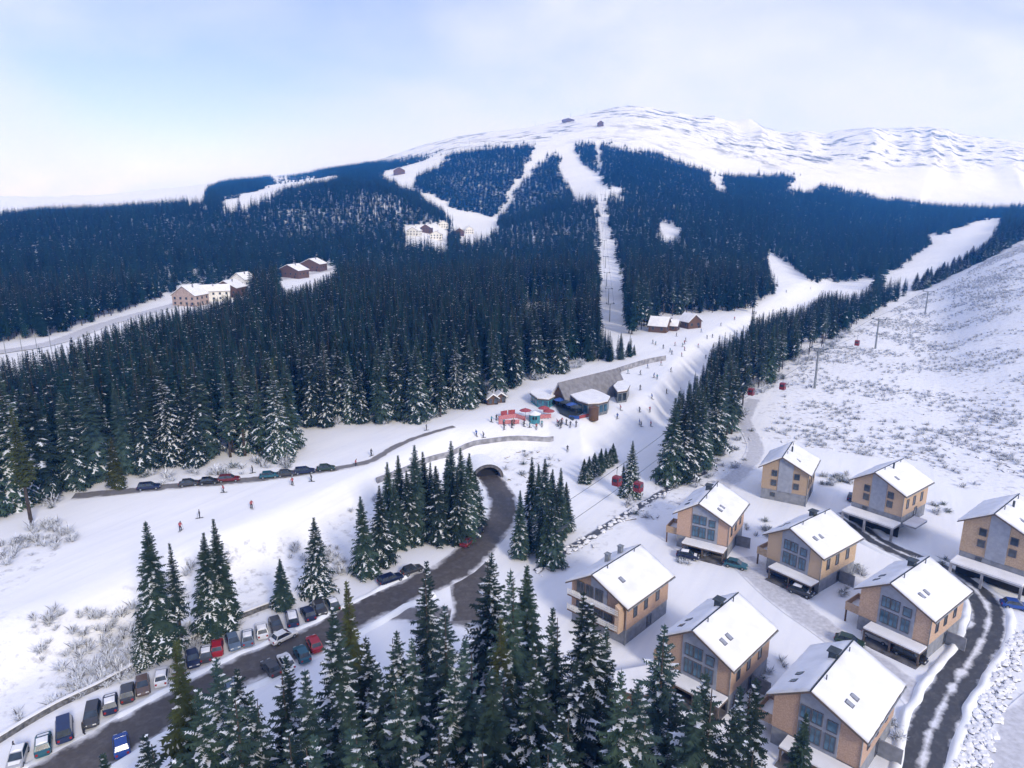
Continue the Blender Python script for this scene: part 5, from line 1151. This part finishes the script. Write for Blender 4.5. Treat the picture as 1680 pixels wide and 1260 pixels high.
# ------------------------------------------------------------------ bushes, brash, stones
def bush_mesh(seed, m_main, frost=.5, n_=46, h=1.6, spread=1.2):
    r_ = random.Random(seed); b = MB()
    for k_ in range(n_):
        a = r_.uniform(0, 6.28); el_ = r_.uniform(.35, 1.35); ln = h*r_.uniform(.55, 1.1); d = np.array([math.cos(a)*math.cos(el_)*spread, math.sin(a)*math.cos(el_)*spread, math.sin(el_)])
        o = np.array([r_.uniform(-.25, .25), r_.uniform(-.25, .25), -.05]); p1 = o+d*ln*.55; p2 = o+d*ln+np.array([r_.uniform(-.2, .2), r_.uniform(-.2, .2), -.12])
        w = np.array([-math.sin(a), math.cos(a), 0])*.05; m_ = 1 if r_.random() < frost else 0
        b.add([o-w, o+w, p1+w, p1-w, p2], [(0,1,2,3), (3,2,4)], m_)
        for j in range(3):
            q = o+(p2-o)*r_.uniform(.4, .95); tip = q+np.array([r_.uniform(-.4, .4), r_.uniform(-.4, .4), r_.uniform(-.02, .35)]); b.add([q-w*.6, q+w*.6, tip], [(0,1,2)], 1 if r_.random() < frost+.1 else 0)
    me = bpy.data.meshes.new('bush'); me.from_pydata(b.v, [], b.f); me.materials.append(m_main); me.materials.append(M['frost']); me.polygons.foreach_set('material_index', b.m); return me
bush = [bush_mesh(i, M['twig'], [.75,.88,.62][i]) for i in range(3)]
dark_bush = [bush_mesh(10+i, M['needle'], .35, 60, 1.2, 1.4) for i in range(2)]
def mound_mesh(seed, m_, snow=True):
    r_ = random.Random(seed); bm = bmesh.new(); bmesh.ops.create_icosphere(bm, subdivisions=2, radius=.5)
    for v in bm.verts:
        k_ = 1+r_.uniform(-.22, .22); v.co = v.co*k_; v.co.z *= .62
    me = bpy.data.meshes.new('stone'); 
    bm.normal_update()
    for f_ in bm.faces: f_.material_index = 1 if snow and f_.normal.z > .45 else 0
    bm.to_mesh(me); bm.free(); me.materials.append(m_); me.materials.append(M['roof_snow']); return me
stones = [mound_mesh(i, M['stone']) for i in range(4)]
def brash_mesh(seed):                                      # a snowed-in log or stump with twigs
    r_ = random.Random(seed); b = MB(); l_ = r_.uniform(.8, 2.2)
    b.tube([(-l_/2,0,.05), (l_/2,0,.16)], [.15,.10], 6, 0); b.box(-l_/2, l_/2, -.10, .10, .15, .27, 1)
    for k_ in range(5):
        x = r_.uniform(-l_/2, l_/2); b.add([(x-.03,0,.1), (x+.03,0,.1), (x+r_.uniform(-.4,.4), r_.uniform(-.7,.7), r_.uniform(.2,.7))], [(0,1,2)], 0)
    me = bpy.data.meshes.new('brash'); me.from_pydata(b.v, [], b.f); me.materials.append(M['twig']); me.materials.append(M['roof_snow']); me.polygons.foreach_set('material_index', b.m); return me
brash = [brash_mesh(i) for i in range(5)]
def poly_pts(polys, dens, clump=None, seed=0):
    """points spread evenly over the ground inside the outlines"""
    out_ = []
    for p in polys:
        G = [at(*q)[:2] for q in p]; G = np.array(G); x0, y0 = G.min(0); x1, y1 = G.max(0); n_ = int((x1-x0)*(y1-y0)*dens)
        X = rng.uniform(x0, x1, n_); Y = rng.uniform(y0, y1, n_); k_ = inpoly(X, Y, [tuple(g) for g in G])
        if clump: k_ &= vnoise(X/clump, Y/clump, 90+seed) > rng.uniform(.25, .75, n_)
        X, Y = X[k_], Y[k_]; out_.append(np.column_stack([X, Y, H(X, Y)]))
    return np.concatenate(out_)
P = poly_pts([[(0,1000),(130,1010),(330,905),(470,880),(600,825),(640,800),(625,905),(520,965),(360,1045),(200,1120),(0,1205)], [(0,870),(90,858),(130,885),(0,935)]], 1.1, 9)
scatter('undergrowth', P, rng.uniform(.4, 1.25, len(P)), rng.uniform(0, 6.28, len(P)), bush, 'frosted bare bushes on the bank between piste and car park', 'bushes')
P = poly_pts([[(500,752),(495,712),(700,692),(850,632),(960,604),(955,596),(840,615),(690,672),(500,695)], [(60,850),(235,800),(480,768),(480,750),(235,775),(60,822)], [(1095,810),(1175,765),(1240,655),(1400,545),(1390,530),(1230,630),(1150,740)]], .22, 6, 2)
scatter('undergrowth', P, rng.uniform(.7, 1.9, len(P)), rng.uniform(0, 6.28, len(P)), bush+dark_bush[:1], 'frosted bushes along the forest edges', 'bushes')
P = poly_pts([[(870,945),(900,905),(1000,842),(1090,785),(1240,700),(1225,755),(1130,825),(1000,885),(920,945)], [(775,745),(900,738),(925,760),(850,800),(822,775)], [(1010,790),(1080,760),(1085,800),(1040,830)]], .16, 5, 3)
scatter('undergrowth', P, rng.uniform(.5, 1.2, len(P)), rng.uniform(0, 6.28, len(P)), bush+dark_bush+brash, 'scrub and brash along the stream and tunnel bank', 'bushes')
P = poly_pts([[(1250,720),(1300,610),(1400,545),(1500,487),(1600,440),(1675,400),(1760,480),(1800,800),(1560,800),(1520,758),(1400,745),(1340,735)]], .55, 14, 4)
scatter('brash', P, rng.uniform(.3, .9, len(P)), rng.uniform(0, 6.28, len(P)), brash[:2]+bush[:3]+stones[:1], 'snowed-in brash and stumps on the open hillside', 'brash')
P = poly_pts([[(1120,895),(1180,905),(1160,930),(1110,925)], [(1215,865),(1260,850),(1265,885),(1225,890)], [(1345,780),(1400,780),(1395,800),(1345,795)], [(1480,915),(1560,920),(1560,940),(1500,945)], [(1240,1080),(1290,1075),(1290,1120),(1250,1130)], [(1370,925),(1415,930),(1420,975),(1380,985)], [(1525,822),(1560,830),(1560,850),(1530,845)], [(1455,1180),(1490,1170),(1480,1215),(1450,1225)]], .9, 3, 5)
scatter('shrubbery', P, rng.uniform(.5, 1.0, len(P)), rng.uniform(0, 6.28, len(P)), bush+dark_bush, 'snowy shrubs planted between the chalets', 'bushes')
P = poly_pts([[(1560,1260),(1600,1160),(1640,1080),(1668,1035),(1690,1040),(1670,1110),(1640,1180),(1620,1260)]], 3.0)
scatter('boulders', P, rng.uniform(.5, 1.3, len(P)), rng.uniform(0, 6.28, len(P)), stones, 'snow-topped stones of the embankment beside the lane', 'stones')
P = poly_pts([[(878,942),(910,908),(1010,850),(1110,792),(1115,800),(1012,862),(920,918),(890,945)]], 1.2)
scatter('boulders', P, rng.uniform(.4, 1.3, len(P)), rng.uniform(0, 6.28, len(P)), stones, 'dark stones along the stream bed', 'stones')

# ------------------------------------------------------------------ haze
b = MB(); b.box(-4450, 4450, -4450, 4450, -8, 500); hz = b.build('haze', []); tag(hz, kind='stuff')
m = bpy.data.materials.new('haze'); m.use_nodes = True; m.node_tree.nodes.clear(); t = m.node_tree
o_ = t.nodes.new('ShaderNodeOutputMaterial'); v = t.nodes.new('ShaderNodeVolumePrincipled')
v.inputs['Color'].default_value = (0.05, 0.32, 1.0, 1); v.inputs['Absorption Color'].default_value = (1, 1, 1, 1)
v.inputs['Density'].default_value = 0.00021; v.inputs['Anisotropy'].default_value = 0.1
t.links.new(v.outputs[0], o_.inputs['Volume']); hz.data.materials.clear(); hz.data.materials.append(m)
